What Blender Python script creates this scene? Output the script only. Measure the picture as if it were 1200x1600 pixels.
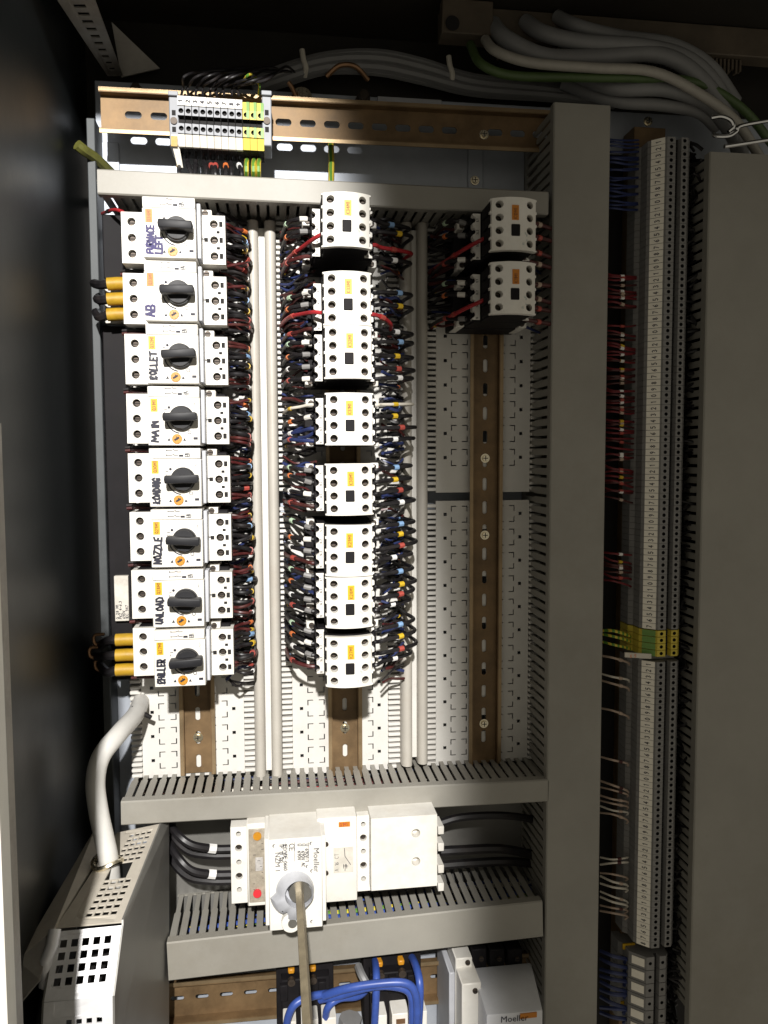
import bpy, bmesh, math, random
from mathutils import Vector, Matrix
random.seed(7)
scene = bpy.context.scene
for o in list(bpy.data.objects): bpy.data.objects.remove(o)
C = scene.collection

# ------------------------------------------------------------------ camera, world, lamps, exposure
FPX = 1225.0                       # focal length in pixels of the 1200 x 1600 photograph
YAW, PITCH, ROLL = math.radians(7.9), math.radians(3.9), math.radians(0.23)
DCAM = 0.80                        # camera stands 0.8 m in front of the mounting plates
fw = Vector((math.sin(YAW)*math.cos(PITCH), math.cos(YAW)*math.cos(PITCH), -math.sin(PITCH)))
rt = Vector((math.cos(YAW), -math.sin(YAW), 0))
dn = fw.cross(rt)
r2 = math.cos(ROLL)*rt + math.sin(ROLL)*dn
d2 = -math.sin(ROLL)*rt + math.cos(ROLL)*dn
CAMLOC = Vector((0, -DCAM, 0))
cd = bpy.data.cameras.new('camera'); cam = bpy.data.objects.new('camera', cd); C.objects.link(cam)
cd.sensor_fit = 'VERTICAL'; cd.sensor_height = 36.0; cd.lens = 36.0*FPX/1600.0
cd.clip_start = 0.01; cd.clip_end = 100
M = Matrix.Identity(4)
for i in range(3):
    M[i][0] = r2[i]; M[i][1] = -d2[i]; M[i][2] = -fw[i]; M[i][3] = CAMLOC[i]
cam.matrix_world = M
scene.camera = cam
w = bpy.data.worlds.new('World'); scene.world = w; w.use_nodes = True
bg = w.node_tree.nodes['Background']; bg.inputs[0].default_value = (1.0, 0.92, 0.76, 1); bg.inputs[1].default_value = 0.27
# the work lamp that lights the middle of the panel, from above and slightly left
ld = bpy.data.lights.new('work_lamp', 'SPOT'); lamp = bpy.data.objects.new('work_lamp', ld); C.objects.link(lamp)
ld.energy = 285; ld.color = (1.0, 0.97, 0.93); ld.spot_size = math.radians(120.0); ld.spot_blend = 0.06; ld.shadow_soft_size = 0.022
lamp.location = (-0.06, -1.70, 0.70)
# a hand lamp held above and behind the camera and aimed to the left: the right rim of its beam crosses the panel
m_ = (Vector((0.186, 0, -0.15)) - lamp.location).normalized()
e_ = Vector((0.15, 0, -1.0)); e_ = (e_ - m_*e_.dot(m_)).normalized()
n_ = m_.cross(e_); n_ = n_ if n_.x < 0 else -n_
al = ld.spot_size/2
lamp.rotation_euler = (math.cos(al)*m_ + math.sin(al)*n_).to_track_quat('-Z', 'Y').to_euler()
vs = scene.view_settings; vs.view_transform = 'Standard'; vs.look = 'None'; vs.exposure = 0.0; vs.gamma = 1.0; vs.use_curve_mapping = False
scene.cycles.max_bounces = 6; scene.cycles.use_denoising = True

# ------------------------------------------------------------------ helpers
def P(px, py, h=0.0):
    """point of the photograph at height h in front of the mounting plates -> plan coordinates (x, y up)"""
    d = fw*FPX + r2*(px-600) + d2*(py-800)
    t = (DCAM-h)/d.y
    return Vector((d.x*t, d.z*t, h))          # x, y(up), h
def SC(px, py, h=0.0):                         # metres per pixel there
    return (P(px+10, py, h).x - P(px-10, py, h).x)/20
def Wd(p): return Vector((p[0], -p[2], p[1]))

class MB:
    def __init__(s, xf=None): s.v=[]; s.f=[]; s.mi=[]; s.m=0; s.xf=xf
    def add(s, pts, faces):
        b=len(s.v)
        for p in pts:
            s.v.append(Wd(s.xf(*p) if s.xf else p))
        for f in faces: s.f.append([b+i for i in f]); s.mi.append(s.m)
        return s
    def box(s,x0,x1,y0,y1,h0,h1):
        return s.add([(x0,y0,h0),(x1,y0,h0),(x1,y1,h0),(x0,y1,h0),(x0,y0,h1),(x1,y0,h1),(x1,y1,h1),(x0,y1,h1)],
            [(0,3,2,1),(4,5,6,7),(0,1,5,4),(1,2,6,5),(2,3,7,6),(3,0,4,7)])
    def hexa(s,p):
        return s.add(p,[(0,3,2,1),(4,5,6,7),(0,1,5,4),(1,2,6,5),(2,3,7,6),(3,0,4,7)])
    def quad(s,*p): return s.add(p,[tuple(range(len(p)))])
    def prism(s,poly,h0,h1):
        n=len(poly)
        return s.add([(x,y,h0) for x,y in poly]+[(x,y,h1) for x,y in poly],
            [tuple(range(n-1,-1,-1)),tuple(range(n,2*n))]+[(i,(i+1)%n,n+(i+1)%n,n+i) for i in range(n)])
    def prof(s,prof,y0,y1,closed=True):        # profile (x,h) along y
        n=len(prof)
        fs=[(i,(i+1)%n,n+(i+1)%n,n+i) for i in range(n if closed else n-1)]
        if closed: fs+=[tuple(range(n-1,-1,-1)),tuple(range(n,2*n))]
        return s.add([(x,y0,h) for x,h in prof]+[(x,y1,h) for x,h in prof],fs)
    def cyl(s,c,r,h0,h1,n=20,r1=None):
        r1=r if r1 is None else r1
        a=[2*math.pi*i/n for i in range(n)]
        return s.add([(c[0]+r*math.cos(t),c[1]+r*math.sin(t),h0) for t in a]+[(c[0]+r1*math.cos(t),c[1]+r1*math.sin(t),h1) for t in a],
            [tuple(range(n-1,-1,-1)),tuple(range(n,2*n))]+[(i,(i+1)%n,n+(i+1)%n,n+i) for i in range(n)])
    def tube(s,pts,r,n=8,cap=True,r_end=None):
        pts=[Vector(p) for p in pts]; N=len(pts); vs=[]
        up=None
        for i,p in enumerate(pts):
            t=(pts[min(i+1,N-1)]-pts[max(i-1,0)]).normalized()
            if up is None:
                up=t.orthogonal().normalized()
            else:
                up=(up-t*up.dot(t))
                up=up.normalized() if up.length>1e-6 else t.orthogonal().normalized()
            b=t.cross(up); rr=r if r_end is None else r+(r_end-r)*i/(N-1)
            for k in range(n):
                a=2*math.pi*k/n; q=p+rr*(math.cos(a)*up+math.sin(a)*b); vs.append(tuple(q))
        fs=[]
        for i in range(N-1):
            for k in range(n):
                fs.append((i*n+k,i*n+(k+1)%n,(i+1)*n+(k+1)%n,(i+1)*n+k))
        if cap: fs+=[tuple(range(n-1,-1,-1)),tuple(range((N-1)*n,N*n))]
        return s.add(vs,fs)
    def holecell(s,x0,x1,y0,y1,poly,h,depth=0.0,hf=None,bottom=False,c=None):
        """rectangle with a hole (polygon, counter-clockwise) and the hole's wall"""
        hf=hf or (lambda x,y:h)
        cx=(sum(p[0] for p in poly)/len(poly)) if c is None else c[0]; cy=(sum(p[1] for p in poly)/len(poly)) if c is None else c[1]
        n=len(poly); out=[]
        for x,y in poly:
            dx,dy=x-cx,y-cy; t=1e9
            if dx>1e-9:t=min(t,(x1-cx)/dx)
            if dx<-1e-9:t=min(t,(x0-cx)/dx)
            if dy>1e-9:t=min(t,(y1-cy)/dy)
            if dy<-1e-9:t=min(t,(y0-cy)/dy)
            out.append([cx+dx*t,cy+dy*t])
        for X,Y in ((x0,y0),(x1,y0),(x1,y1),(x0,y1)):
            i=min(range(n),key=lambda k:(out[k][0]-X)**2+(out[k][1]-Y)**2); out[i]=[X,Y]
        pts=[(x,y,hf(x,y)) for x,y in out]+[(x,y,hf(x,y)) for x,y in poly]
        fs=[(i,(i+1)%n,n+(i+1)%n,n+i) for i in range(n)]
        s.add(pts,fs)
        if depth:
            s.add([(x,y,hf(x,y)) for x,y in poly]+[(x,y,hf(x,y)-depth) for x,y in poly],[(i,(i+1)%n,n+(i+1)%n,n+i) for i in range(n)])
            if bottom: s.add([(x,y,hf(x,y)-depth) for x,y in poly],[tuple(range(n))])
        return s
    def build(s,name,mats,parent=None,bevel=0.0,seg=1,smooth=True,loc=None,angle=0.7,weld=True,lim=None):
        me=bpy.data.meshes.new(name)
        o=bpy.data.objects.new(name,me)
        org=Vector((0,0,0))
        if parent is not None: org=ORG[parent.name]
        elif loc is not None: org=Wd(loc); o.location=org
        ORG[o.name]=org
        me.from_pydata([tuple(v-org) for v in s.v],[],s.f)
        if not isinstance(mats,(list,tuple)): mats=[mats]
        for m in mats: me.materials.append(m)
        if len(mats)>1: me.polygons.foreach_set('material_index',s.mi)
        bm=bmesh.new(); bm.from_mesh(me)
        if weld: bmesh.ops.remove_doubles(bm,verts=bm.verts,dist=1e-6)
        bmesh.ops.recalc_face_normals(bm,faces=bm.faces)
        if bevel:
            es=[e for e in bm.edges if len(e.link_faces)==2 and e.calc_face_angle(0)>0.5]
            bmesh.ops.bevel(bm,geom=es,offset=bevel,segments=seg,affect='EDGES',profile=.5,clamp_overlap=True)
        bm.to_mesh(me); bm.free()
        if smooth:
            me.polygons.foreach_set('use_smooth',[True]*len(me.polygons)); me.set_sharp_from_angle(angle=angle)
        C.objects.link(o)
        if parent is not None: o.parent=parent
        return o
ORG={}
def tag(o,label=None,cat=None,group=None,kind=None):
    if label:o['label']=label
    if cat:o['category']=cat
    if group:o['group']=group
    if kind:o['kind']=kind
    return o
def thing(name,loc,label=None,cat=None,group=None):
    o=bpy.data.objects.new(name,None); C.objects.link(o); o.location=Wd(loc); o.empty_display_size=.01
    ORG[o.name]=Wd(loc)
    return tag(o,label,cat,group)
def copy_tree(o,parent=None,off=(0,0,0)):
    c=o.copy(); C.objects.link(c); c.parent=parent
    if parent is None: c.location=o.location+Wd(off)
    ORG[c.name]=ORG.get(o.name,Vector((0,0,0)))+Wd(off)
    for ch in list(o.children): copy_tree(ch,c,off)
    return c
def inst(mesh,name,parent,p):
    """a part that shares mesh data; p = plan position; mesh is modelled round the origin"""
    o=bpy.data.objects.new(name,mesh); C.objects.link(o); o.parent=parent
    o.location=Wd(p)-(ORG[parent.name] if parent is not None else Vector((0,0,0)))
    ORG[o.name]=Wd(p)
    return o
def proto_mesh(mb,mats,bevel=0,**k):
    o=mb.build('prototype',mats,None,bevel=bevel,**k); me=o.data; C.objects.unlink(o); bpy.data.objects.remove(o); return me
def circ(cx,cy,r,n=16,a0=None):
    a0=math.pi/n if a0 is None else a0
    return [(cx+r*math.cos(a0+2*math.pi*i/n),cy+r*math.sin(a0+2*math.pi*i/n)) for i in range(n)]
def obround(cx,cy,lx,ly,n=16):               # full lengths
    pts=[]
    r=min(lx,ly)/2; ex=lx/2-r; ey=ly/2-r
    for i in range(n):
        a=math.pi/n+2*math.pi*i/n; x,y=math.cos(a)*r,math.sin(a)*r
        pts.append((cx+x+(ex if x>0 else -ex),cy+y+(ey if y>0 else -ey)))
    return pts
def rect(cx,cy,lx,ly):                        # 8 points, star-shaped
    a,b=lx/2,ly/2
    return [(cx+a,cy-b*.4),(cx+a,cy+b*.4),(cx+a*.999,cy+b),(cx,cy+b),(cx-a*.999,cy+b),(cx-a,cy),(cx-a*.999,cy-b),(cx+a*.999,cy-b)]
def spline(pts,n=8):
    pts=[Vector(p) for p in pts]; q=[pts[0]*2-pts[1]]+pts+[pts[-1]*2-pts[-2]]; out=[]
    for i in range(1,len(q)-2):
        a,b,c,d=q[i-1:i+3]
        for k in range(n):
            t=k/n
            out.append(.5*((2*b)+(-a+c)*t+(2*a-5*b+4*c-d)*t*t+(-a+3*b-3*c+d)*t**3))
    out.append(pts[-1]); return out
def pxs(*a): return [P(*p) for p in a]

# ------------------------------------------------------------------ materials
def mk(name,col,rough=.5,metal=0,var=.12,scale=60,bump=0.0,bscale=400,dirt=0,dirtcol=(.12,.09,.06),coat=0,stretch=None,spec=.5):
    m=bpy.data.materials.new(name); m.use_nodes=True; nt=m.node_tree; N=nt.nodes; L=nt.links
    b=N['Principled BSDF']; b.inputs['Roughness'].default_value=rough; b.inputs['Metallic'].default_value=metal
    b.inputs['Coat Weight'].default_value=coat; b.inputs['Specular IOR Level'].default_value=spec
    tc=N.new('ShaderNodeTexCoord'); mp=N.new('ShaderNodeMapping'); L.new(tc.outputs['Object'],mp.inputs[0])
    oi=N.new('ShaderNodeObjectInfo'); ad=N.new('ShaderNodeVectorMath'); ad.operation='SCALE'
    cb=N.new('ShaderNodeCombineXYZ'); L.new(oi.outputs['Random'],cb.inputs[0]); L.new(oi.outputs['Random'],cb.inputs[2])
    L.new(cb.outputs[0],ad.inputs[0]); ad.inputs['Scale'].default_value=3.7; L.new(ad.outputs[0],mp.inputs['Location'])
    if stretch: mp.inputs['Scale'].default_value=stretch
    n=N.new('ShaderNodeTexNoise'); n.inputs['Scale'].default_value=scale; n.inputs['Detail'].default_value=6; n.inputs['Roughness'].default_value=.65
    L.new(mp.outputs[0],n.inputs['Vector'])
    r=N.new('ShaderNodeValToRGB'); r.color_ramp.elements[0].position=.3; r.color_ramp.elements[1].position=.7
    lo=[max(0,c*(1-var)) for c in col]; hi=[min(1,c*(1+var)) for c in col]
    r.color_ramp.elements[0].color=(*lo,1); r.color_ramp.elements[1].color=(*hi,1)
    L.new(n.outputs[0],r.inputs[0]); src=r.outputs[0]
    if dirt:
        n2=N.new('ShaderNodeTexNoise'); n2.inputs['Scale'].default_value=scale*.35; n2.inputs['Detail'].default_value=8; n2.inputs['Roughness'].default_value=.75
        L.new(mp.outputs[0],n2.inputs['Vector'])
        r2_=N.new('ShaderNodeValToRGB'); r2_.color_ramp.elements[0].position=.5; r2_.color_ramp.elements[1].position=.78
        r2_.color_ramp.elements[0].color=(0,0,0,1); r2_.color_ramp.elements[1].color=(dirt,dirt,dirt,1)
        L.new(n2.outputs[0],r2_.inputs[0])
        mx=N.new('ShaderNodeMix'); mx.data_type='RGBA'; L.new(r2_.outputs[0],mx.inputs[0]); L.new(src,mx.inputs[6]); mx.inputs[7].default_value=(*dirtcol,1)
        src=mx.outputs[2]
    L.new(src,b.inputs['Base Color'])
    mr=N.new('ShaderNodeMapRange'); mr.inputs[3].default_value=max(.05,rough-.1); mr.inputs[4].default_value=min(1,rough+.12)
    L.new(n.outputs[0],mr.inputs[0]); L.new(mr.outputs[0],b.inputs['Roughness'])
    if bump:
        nb=N.new('ShaderNodeTexNoise'); nb.inputs['Scale'].default_value=bscale; nb.inputs['Detail'].default_value=4; L.new(mp.outputs[0],nb.inputs['Vector'])
        bp=N.new('ShaderNodeBump'); bp.inputs['Strength'].default_value=bump; bp.inputs['Distance'].default_value=.0005
        L.new(nb.outputs[0],bp.inputs['Height']); L.new(bp.outputs[0],b.inputs['Normal'])
    return m
MT=dict(
 white=mk('white_plastic',(.70,.68,.63),.45,var=.07,scale=40,bump=.06,dirt=.45,dirtcol=(.45,.38,.28)),
 cream=mk('cream_plastic',(.62,.59,.52),.5,var=.06,scale=40,bump=.05,dirt=.3,dirtcol=(.35,.28,.2)),
 plate=mk('pale_sheet',(.60,.585,.55),.5,var=.06,scale=20,bump=.05,dirt=.3,dirtcol=(.33,.27,.2)),
 duct=mk('duct_grey_plastic',(.265,.253,.222),.5,var=.10,scale=9,bump=.12,dirt=.55,dirtcol=(.17,.15,.115)),
 ridge=mk('raceway_plastic',(.42,.395,.35),.5,var=.06,scale=25,bump=.15,dirt=.35,dirtcol=(.28,.22,.16)),
 char=mk('charcoal_plastic',(.009,.008,.009),.62,var=.3,scale=60,dirt=.2,dirtcol=(.03,.022,.018),spec=.15),
 knob=mk('knob_black',(.012,.012,.014),.5,var=.2,scale=60,spec=.3),
 black=mk('black_wire',(.011,.010,.011),.42,var=.4,scale=90,dirt=.35,dirtcol=(.05,.036,.028),spec=.4),
 red=mk('red_wire',(.34,.02,.025),.38,var=.3,scale=90,dirt=.3,dirtcol=(.12,.02,.02)),
 wine=mk('wine_red_wire',(.14,.012,.016),.45,var=.3,scale=90), maroon=mk('dark_red_wire',(.06,.010,.010),.4,var=.4,scale=90,dirt=.3),
 bluew=mk('blue_wire',(.035,.075,.30),.36,var=.2,scale=60,dirt=.2,dirtcol=(.05,.05,.1)),
 navy=mk('navy_wire',(.02,.03,.10),.4,var=.3,scale=60),
 whitew=mk('white_wire',(.62,.58,.5),.45,var=.1),
 tanw=mk('tan_wire',(.42,.32,.25),.45,var=.15),
 greycab=mk('grey_cable',(.20,.20,.20),.5,var=.08,scale=30,bump=.1,dirt=.2),
 palecab=mk('pale_cable',(.56,.55,.52),.42,var=.08,scale=25,bump=.1,dirt=.45,dirtcol=(.3,.23,.16)),
 greencab=mk('green_cable',(.06,.10,.03),.5,var=.15),
 orange=mk('orange_label',(.50,.17,.004),.5,var=.06,scale=150),
 yellow=mk('yellow_label',(.60,.36,.008),.5,var=.06,scale=150),
 ysleeve=mk('yellow_sleeve',(.38,.225,.012),.5,var=.15,scale=120,bump=.3,dirt=.35,dirtcol=(.25,.12,.02)),
 dial=mk('yellow_dial',(.48,.21,.012),.45,var=.08,scale=200),
 mblue=mk('marker_blue',(.20,.34,.55),.5), mred=mk('marker_red',(.36,.06,.045),.5), morange=mk('marker_orange',(.60,.16,.04),.5),
 mgreen=mk('marker_green',(.45,.60,.42),.5), mwhite=mk('marker_white',(.75,.74,.72),.5), myel=mk('marker_yellow',(.58,.38,.02),.5),
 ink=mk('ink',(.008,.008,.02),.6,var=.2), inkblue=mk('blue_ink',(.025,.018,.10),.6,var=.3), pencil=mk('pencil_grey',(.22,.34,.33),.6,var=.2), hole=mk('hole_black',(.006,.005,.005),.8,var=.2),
 screw=mk('screw_steel',(.055,.042,.032),.5,.5,var=.3,scale=200), zscrew=mk('zinc_screw',(.75,.68,.52),.25,1,var=.15,scale=200),
 lip=mk('rubbed_glint_rail_edge',(.31,.225,.13),.4,.7,var=.25,scale=25,bump=.1,dirt=.4,dirtcol=(.12,.07,.03)),  # rail lips paler than the web: rubbed, with the glint put into the colour
 rail=mk('passivated_rail',(.17,.108,.052),.55,.4,var=.4,scale=25,bump=.1,dirt=.6,dirtcol=(.07,.038,.016)),
 zinc=mk('zinc_sheet',(.40,.43,.48),.55,.35,var=.07,scale=60,bump=.08,dirt=.1,dirtcol=(.35,.35,.38)),
 steel=mk('galvanised_steel',(.72,.72,.73),.42,.25,var=.12,scale=50,bump=.1,dirt=.3,dirtcol=(.4,.37,.32)),
 edge=mk('shaded_panel_edge',(.055,.06,.062),.55,.3,var=.2,scale=30), beige=mk('beige_sheet',(.50,.46,.39),.5,0,var=.1,scale=30,bump=.1,dirt=.4,dirtcol=(.2,.15,.1)),
 sheet=mk('grey_sheet',(.20,.195,.18),.42,.3,var=.15,scale=14,dirt=.35,dirtcol=(.1,.09,.08)),
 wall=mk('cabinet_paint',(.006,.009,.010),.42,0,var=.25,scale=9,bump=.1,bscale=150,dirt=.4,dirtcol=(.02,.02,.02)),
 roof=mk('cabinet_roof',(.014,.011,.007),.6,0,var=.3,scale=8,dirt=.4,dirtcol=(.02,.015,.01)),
 frame=mk('frame_steel',(.34,.32,.29),.5,.4,var=.2,scale=40,dirt=.6,dirtcol=(.1,.08,.06)),
 doorw=mk('door_white',(.66,.64,.58),.5,var=.05),
 tgrey=mk('terminal_grey',(.20,.195,.19),.5,var=.08,scale=60,dirt=.25), tgrey2=mk('end_clamp_grey',(.22,.23,.25),.5,var=.08,scale=60,dirt=.2),
 tag=mk('marker_strip',(.92,.87,.76),.5,var=.06,scale=60), gy=mk('earth_yellow',(.55,.44,.05),.5,var=.1,scale=80), gg=mk('earth_green',(.16,.30,.07),.5,var=.1,scale=80),
 tanw2=mk('pale_slim_cable',(.34,.32,.28),.45,var=.1), paper=mk('paper_label',(.55,.52,.46),.6,var=.15,scale=90,dirt=.4), silver=mk('silver_print',(.42,.40,.38),.5,var=.3,scale=250),
 brass=mk('shaft_brass',(.33,.28,.19),.5,.6,var=.25,scale=60,bump=.2,dirt=.4,dirtcol=(.2,.15,.08)), chrome=mk('chrome',(.7,.7,.7),.2,1,var=.1),
 rust=mk('rust_print',(.22,.07,.01),.5), shadedearth=mk('shaded_earth_cable',(.085,.085,.016),.55,var=.55,scale=30), redb=mk('red_button',(.60,.03,.04),.35,var=.05), clear=mk('clear_cover',(.33,.29,.23),.3,var=.25,scale=200,dirt=.4), copper=mk('copper_lug',(.30,.17,.09),.4,.7,var=.3),
 relay=mk('relay_plastic',(.62,.63,.66),.5,var=.06,scale=30,bump=.1,dirt=.3,dirtcol=(.4,.4,.42)), lgrey=mk('light_grey_plastic',(.44,.45,.48),.5,var=.1,scale=30,bump=.1,dirt=.4,dirtcol=(.25,.24,.25)), entry=mk('cable_entry_strip',(.085,.066,.045),.65,var=.3,scale=25,dirt=.4,dirtcol=(.05,.03,.02)),
)
# earth wire: green with a yellow spiral
def earth_mat():
    m=bpy.data.materials.new('earth_wire'); m.use_nodes=True; N=m.node_tree.nodes; L=m.node_tree.links; b=N['Principled BSDF']; b.inputs['Roughness'].default_value=.45
    tc=N.new('ShaderNodeTexCoord'); wv=N.new('ShaderNodeTexWave'); wv.inputs['Scale'].default_value=55; wv.bands_direction='X'; wv.inputs['Distortion'].default_value=1.5
    L.new(tc.outputs['Object'],wv.inputs[0]); r=N.new('ShaderNodeValToRGB'); r.color_ramp.interpolation='CONSTANT'
    r.color_ramp.elements[0].color=(.10,.24,.03,1); r.color_ramp.elements[1].position=.5; r.color_ramp.elements[1].color=(.62,.48,.05,1)
    L.new(wv.outputs[0],r.inputs[0]); L.new(r.outputs[0],b.inputs['Base Color']); return m
MT['earth']=earth_mat()

# ------------------------------------------------------------------ pen strokes
SF={'A':['0,0 .3,1 .6,0','.12,.4 .5,.4'],'B':['0,0 0,1 .4,1 .5,.8 .4,.55 0,.5','.4,.55 .58,.3 .45,0 0,0'],'C':['.58,.85 .4,1 .15,.95 0,.6 .05,.2 .25,0 .58,.12'],
'D':['0,0 0,1 .35,.95 .6,.6 .5,.15 0,0'],'E':['.55,1 0,1 0,0 .55,0','0,.5 .45,.5'],'F':['.55,1 0,1 0,0','0,.5 .45,.5'],'G':['.58,.85 .35,1 .05,.8 0,.3 .25,0 .55,.15 .55,.45 .3,.45'],
'H':['0,0 0,1','.55,0 .55,1','0,.5 .55,.5'],'I':['.2,0 .2,1'],'K':['0,0 0,1','.55,1 0,.45 .58,0'],'L':['0,1 0,0 .5,0'],'M':['0,0 .05,1 .35,.35 .65,1 .7,0'],'N':['0,0 0,1 .55,0 .55,1'],
'O':['.3,1 .05,.8 0,.35 .2,0 .5,.15 .58,.6 .3,1'],'P':['0,0 0,1 .4,1 .55,.75 .4,.5 0,.5'],'Q':['.3,1 .05,.8 0,.35 .2,0 .5,.15 .58,.6 .3,1','.35,.3 .6,-.1'],'R':['0,0 0,1 .4,1 .55,.75 .4,.5 0,.5 .55,0'],
'S':['.55,.85 .3,1 .05,.8 .5,.35 .3,0 0,.12'],'T':['.3,0 .3,1','0,1 .62,1'],'U':['0,1 .02,.25 .25,0 .5,.2 .55,1'],'V':['0,1 .3,0 .6,1'],'X':['0,0 .55,1','0,1 .55,0'],'Z':['0,1 .55,1 0,0 .58,0'],
'0':['.3,1 .05,.8 0,.35 .2,0 .5,.15 .55,.6 .3,1'],'1':['.1,.8 .3,1 .3,0'],'2':['0,.8 .25,1 .5,.8 .45,.55 0,0 .55,0'],'3':['0,.9 .3,1 .5,.75 .25,.52 .55,.3 .3,0 0,.1'],'4':['.4,0 .4,1 0,.35 .58,.35'],
'5':['.5,1 .05,1 .05,.55 .4,.6 .55,.3 .3,0 0,.1'],'6':['.5,1 .1,.6 0,.25 .25,0 .52,.2 .4,.5 .05,.4'],'7':['0,1 .55,1 .15,0'],'8':['.28,.52 .05,.75 .28,1 .5,.75 .28,.52 0,.25 .28,0 .55,.25 .28,.52'],'9':['.5,.6 .2,.5 .05,.8 .3,1 .5,.8 .45,.3 .2,0'],
'.':['.1,0 .15,.08'],'-':['.1,.45 .5,.45'],'/':['0,0 .5,1'],' ':[]}
def strokes(mb,text,x,y,u,size,h,wd,jit=.0,adv=.8,narrow=1.0):
    """flat pen strokes: u = direction of writing in plan, letters stand to the left of u"""
    u=Vector((u[0],u[1])).normalized(); v=Vector((-u[1],u[0])); cx=0; k=0
    for ch in text:
        for st in SF.get(ch,[]):
            pts=[]
            for t in st.split():
                a,b=map(float,t.split(','))
                a=(a+random.uniform(-jit,jit))*narrow; b+=random.uniform(-jit,jit)
                pts.append(Vector((x,y))+u*((cx+a)*size)+v*(b*size))
            for a,b in zip(pts,pts[1:]):
                d=(b-a)
                if d.length<1e-7: continue
                d.normalize(); q=Vector((-d.y,d.x))*wd/2; e=d*wd*.35; hh=h+.00002*(k%5); k+=1
                mb.quad((*(a-q-e),hh),(*(b-q+e),hh),(*(b+q+e),hh),(*(a+q-e),hh))
        cx+=adv*narrow*(.5 if ch in 'I1.' else 1)
    return mb
def font_mesh(mb,text,x,y,u,size,h,thick=.0001):
    cu=bpy.data.curves.new('t','FONT'); cu.body=text; cu.size=size; cu.resolution_u=2
    o=bpy.data.objects.new('t',cu); C.objects.link(o)
    me=bpy.data.meshes.new_from_object(o.evaluated_get(bpy.context.evaluated_depsgraph_get()))
    u=Vector((u[0],u[1])).normalized(); v=Vector((-u[1],u[0]))
    mb.add([(x+u.x*p.co.x+v.x*p.co.y,y+u.y*p.co.x+v.y*p.co.y,h) for p in me.vertices],[tuple(p.vertices) for p in me.polygons])
    C.objects.unlink(o); bpy.data.objects.remove(o); bpy.data.curves.remove(cu); bpy.data.meshes.remove(me)
    return mb

# ------------------------------------------------------------------ cabinet shell (setting)
XW=P(136,700,-.03).x                      # left side wall
YT=P(600,58,-.07).y                       # roof
YB=P(600,1900,-.03).y
HF=.36
roof_front=.33
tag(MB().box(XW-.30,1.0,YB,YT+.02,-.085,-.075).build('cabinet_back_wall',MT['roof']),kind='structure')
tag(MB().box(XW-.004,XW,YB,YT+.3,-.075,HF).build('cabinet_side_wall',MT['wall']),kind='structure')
tag(MB().box(XW,1.0,.420,YT+.05,roof_front+.001,roof_front+.04).build('cabinet_front_lintel',MT['wall']),kind='structure')  # unseen bar added to keep the lamp off the top of the panel
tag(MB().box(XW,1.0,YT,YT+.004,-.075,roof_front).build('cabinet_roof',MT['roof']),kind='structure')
# zinc mounting panel with folded edge
xL=P(153,700,.0).x; yTop=P(600,152,-.03).y
mb=MB().box(xL,1.0,YB,yTop,-.033,-.03)
panel=tag(mb.build('mounting_panel',MT['zinc'],bevel=.0008),kind='structure')
MB().box(xL-.0015,xL+.0065,YB,yTop-.05,-.0295,.004).build('folded_edge',MT['edge'],panel,bevel=.0008)  # folded edge of the zinc panel, its shade put into a darker colour

# ------------------------------------------------------------------ DIN rails
scr=MB(); scr.m=0
scr.cyl((0,0),.0048,0,.0010,20); scr.cyl((0,0),.0035,.001,.0032,16,.0030)
scr.m=1; scr.box(-.0026,.0026,-.0004,.0004,.0031,.00335); scr.box(-.0004,.0004,-.0026,.0026,.0031,.0034)
SCREW_CROSS=proto_mesh(scr,[MT['zscrew'],MT['hole']])
scr=MB(); scr.m=0; scr.cyl((0,0),.0027,0,.0016,14,.0024); scr.m=1; scr.box(-.0022,.0022,-.0004,.0004,.0015,.00175)
SCREW_SLOT=proto_mesh(scr,[MT['screw'],MT['hole']])
def rail_mesh(mb,L,pitch,start,wd=.035,dp=.0075,slot=(.0135,.0048),skip=()):
    """rail along local s from 0 to L, t across"""
    e=wd/2; i=e-.0045; t=.0011
    s=0; k=0; cuts=[]
    c=start
    while c<L-slot[0]/2-.001:
        if c>slot[0]/2+.001: cuts.append((c,k))
        c+=pitch; k+=1
    edges=[0]+[ (a[0]+b[0])/2 for a,b in zip(cuts,cuts[1:])]+[L]
    for n,(c,k) in enumerate(cuts):
        s0,s1=edges[n],edges[n+1]
        if k in skip: mb.quad((s0,-i,t),(s1,-i,t),(s1,i,t),(s0,i,t))
        else: mb.holecell(s0,s1,-i,i,obround(c,0,slot[0],slot[1],16),t,.0011)
    for sg in (-1,1):
        a,b=sorted((sg*i,sg*(i+t))); mb.box(0,L,a,b,0,dp)
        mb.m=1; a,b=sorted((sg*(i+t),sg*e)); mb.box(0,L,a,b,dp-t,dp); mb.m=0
    return mb
def vrail(pxc,py0,py1,h,label,screws,first_px,pitch_px=37.0):
    c=P(pxc,(py0+py1)/2,h); y0=P(pxc,py1,h).y; y1=P(pxc,py0,h).y
    mb=MB(lambda s,t,hh:(c.x-t,y0+s,h+hh)); pit=.0245
    st=(P(pxc,first_px,h).y-y0)%pit
    rail_mesh(mb,y1-y0,pit,st)
    o=thing('din_rail',(c.x,y0,h),label,'rail','upright rails on the pale plates')
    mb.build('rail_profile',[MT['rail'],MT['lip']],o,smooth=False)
    for sx,sy in screws:
        q=P(sx,sy,h+.0012); inst(SCREW_CROSS,'screw',o,(c.x,q.y,h+.0012))
    return o,c.x
R1,RX1=vrail(302,330,1207,.001,'brown passivated rail behind the motor breakers with handwritten names',[(302,1152)],1115)
R2,RX2=vrail(536,330,1211,.001,'brown passivated rail behind the middle column of contactors',[(535,1137)],1100)
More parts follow.
